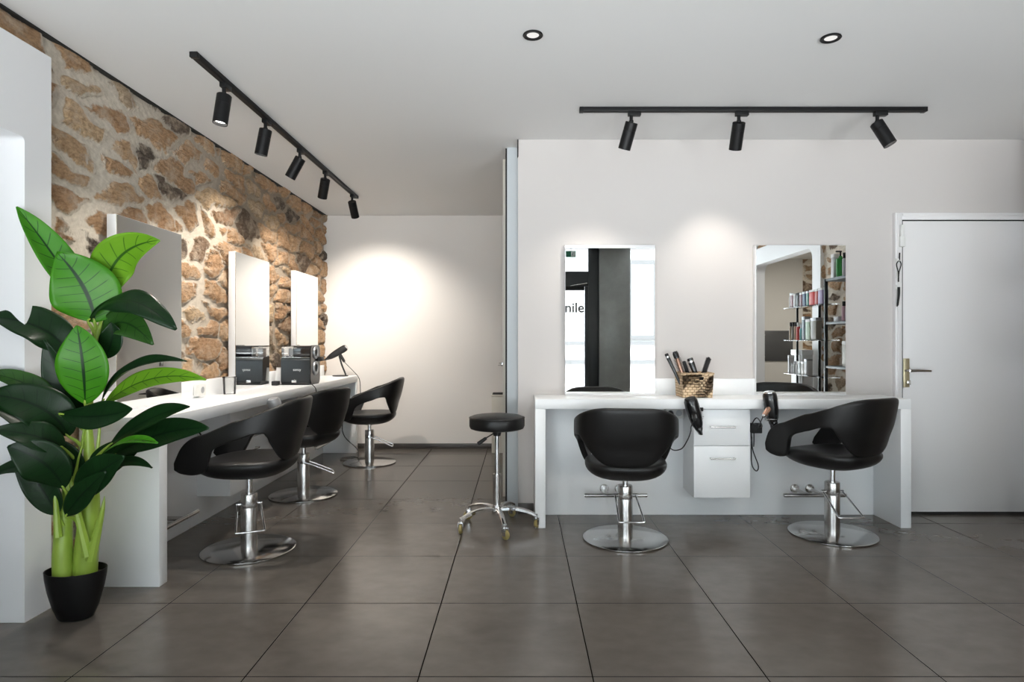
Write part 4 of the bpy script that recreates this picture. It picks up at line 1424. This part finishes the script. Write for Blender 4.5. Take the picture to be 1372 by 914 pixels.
row3 = [('box', .20, .03, white_, 'text_white', 'tall white carton'), ('bottle', .11, .05, white_, 'silverplastic', 'first small white bottle'), ('bottle', .135, .06, (.6, .62, .62), 'silverplastic', 'pale grey bottle'), ('bottle', .14, .06, white_, 'text_white', 'rounded white bottle'),
        ('box', .14, .07, (.55, .60, .60), 'text_white', 'grey white carton'), ('box', .14, .06, (.66, .64, .60), 'silverplastic', 'ivory carton'), ('box', .17, .06, white_, 'silverplastic', 'white carton with silver lid')]
y = 1.25
for kind, h, w, c, cap, nm in row3:
    product(kind, 'product_carton' if kind == 'box' else 'product_bottle', nm + ' on the bottom glass shelf of the rack', (gx - .03, y + w / 2, gz[0]), h, w, .06, c, cap, 'products on the bottom glass shelf')
    y += w + .012

t = thing('white_cabinet', 'slim white cabinet with dark flower motif behind the rack', 'cabinet', (3.22, 1.16, 0))
MB().box(-.06, .06, -.14, .14, 0, 1.00, .003).build('body', 'white', t)
MB().box(-.065, .062, -.145, .145, 1.00, 1.06, .003).build('top_box', 'white', t)
mb = MB()
for a in range(5):
    an = 2 * math.pi * a / 5
    mb.lathe([(0, 0), (.012, 0), (.012, .001), (0, .001)], (-.061, .02 + .018 * math.cos(an), .88 + .018 * math.sin(an)), 10, (-1, 0, 0))
mb.tube([(-.061, .02, .86), (-.061, .0, .78)], .003, 6)
mb.build('flower_motif', 'text_grey', t)

tx, ty = 3.13, 2.66
t = thing('shelving_unit', 'grey metal shelving unit against the side stone wall', 'shelf', (tx, ty, 0))
for x in (-.14, .14):
    for y in (-.48, .48):
        MB().box(x - .014, x + .014, y - .014, y + .014, 0, 1.765, .002).build('post', 'darkframe', t)
tz = (.30, .92, 1.345, 1.765)
for z in tz:
    MB().box(-.15, .15, -.49, .49, z - .024, z, .002).build('shelf_board', 'shelfmetal', t)
tower = [(3, 'box', .24, .055, white_, 'text_white', 'tall white carton'), (3, 'pump', .26, .075, (.02, .34, .06), 'blackgap', 'green pump bottle'), (3, 'bottle', .23, .05, (.6, .62, .64), 'blackgap', 'silver tube'), (3, 'bottle', .21, .06, (.45, .30, .42), 'blackgap', 'purple bottle'),
         (2, 'box', .05, .09, white_, 'text_white', 'low white jar box'), (2, 'bottle', .19, .05, (.62, .42, .48), 'blackgap', 'pink labelled bottle'), (2, 'bottle', .18, .055, (.03, .03, .04), 'blackgap', 'black bottle'), (2, 'bottle', .19, .05, (.66, .25, .38), 'blackgap', 'magenta labelled bottle'),
         (1, 'box', .24, .10, (.68, .67, .63), 'text_white', 'cream carton'), (1, 'box', .12, .09, white_, 'text_white', 'small white carton')]
pos = {3: -.47, 2: -.42, 1: -.26}
for lv, kind, h, w, c, cap, nm in tower:
    y = pos[lv]
    product(kind, 'product_carton' if kind == 'box' else 'product_bottle', nm + ' on the grey metal shelving unit', (tx - .06, ty + y + w / 2, tz[lv]), h, w, .07, c, cap, 'products on the grey shelving unit')
    pos[lv] += w + .02
t = thing('wall_panel', 'dark grey rectangular panel screwed to the beige passage wall', 'panel', (4.23, -1.98, 1.08))
MB().box(-.26, .26, 0, .02, -.25, .25, .002).build('board', 'greypanel', t)
for x in (-.21, .21):
    for z in (-.18, .18):
        MB().lathe([(0, .006), (.012, .004), (.013, 0)], (x, .02, z), 14, (0, 1, 0)).build('screw', 'chrome', t)

# ------------------------------------------------------------------ light
GROUND, SKY = 14.5, 14.5
w = bpy.data.worlds.new('world')
scene.world = w
w.use_nodes = True
nt = w.node_tree
nt.nodes.clear()
o = nt.nodes.new('ShaderNodeOutputWorld')
# overcast-bright sky above the horizon, sunlit pale street below it
wc = nd(nt, 'ShaderNodeTexCoord')
wz = nd(nt, 'ShaderNodeSeparateXYZ', {0: wc.outputs['Generated']}).outputs[2]
wf = nd(nt, 'ShaderNodeMapRange', {'Value': wz, 'From Min': -.03, 'From Max': .03}).outputs[0]
wcol = mixc(nt, wf, (.95, .975, 1.0), (.86, .93, 1.0))
wst = nd(nt, 'ShaderNodeMix', {0: wf, 2: GROUND, 3: SKY}).outputs[0]
bg = nd(nt, 'ShaderNodeBackground', {'Color': wcol, 'Strength': wst})
nt.links.new(bg.outputs[0], o.inputs[0])
# sampling portal in the shop front opening
ld = bpy.data.lights.new('window_portal', 'AREA')
ld.shape = 'RECTANGLE'
ld.size, ld.size_y = 5.4, CZ
ld.cycles.is_portal = True
lo = bpy.data.objects.new('window_portal', ld)
col.objects.link(lo)
lo.location = (.6, YF - .13, CZ / 2)
lo.rotation_euler = (R(90), 0, 0)
# unseen fill light added to brighten the passage behind the side panel
pd_ = bpy.data.lights.new('passage_fill', 'AREA')
pd_.energy = 25
pd_.size = .4
pd_.color = (1, .95, .88)
po = bpy.data.objects.new('passage_fill', pd_)
col.objects.link(po)
po.location = (4.3, -.3, CZ - .02)

# ------------------------------------------------------------------ render look
scene.view_settings.view_transform = 'Standard'
scene.view_settings.look = 'None'
scene.view_settings.exposure = 0.2
scene.view_settings.gamma = 1.0
scene.view_settings.use_curve_mapping = False
cy = scene.cycles
cy.max_bounces = 12
cy.diffuse_bounces = 7
cy.glossy_bounces = 6
cy.transparent_max_bounces = 16
cy.caustics_reflective = False
cy.caustics_refractive = False
cy.sample_clamp_indirect = 20
cy.use_denoising = True
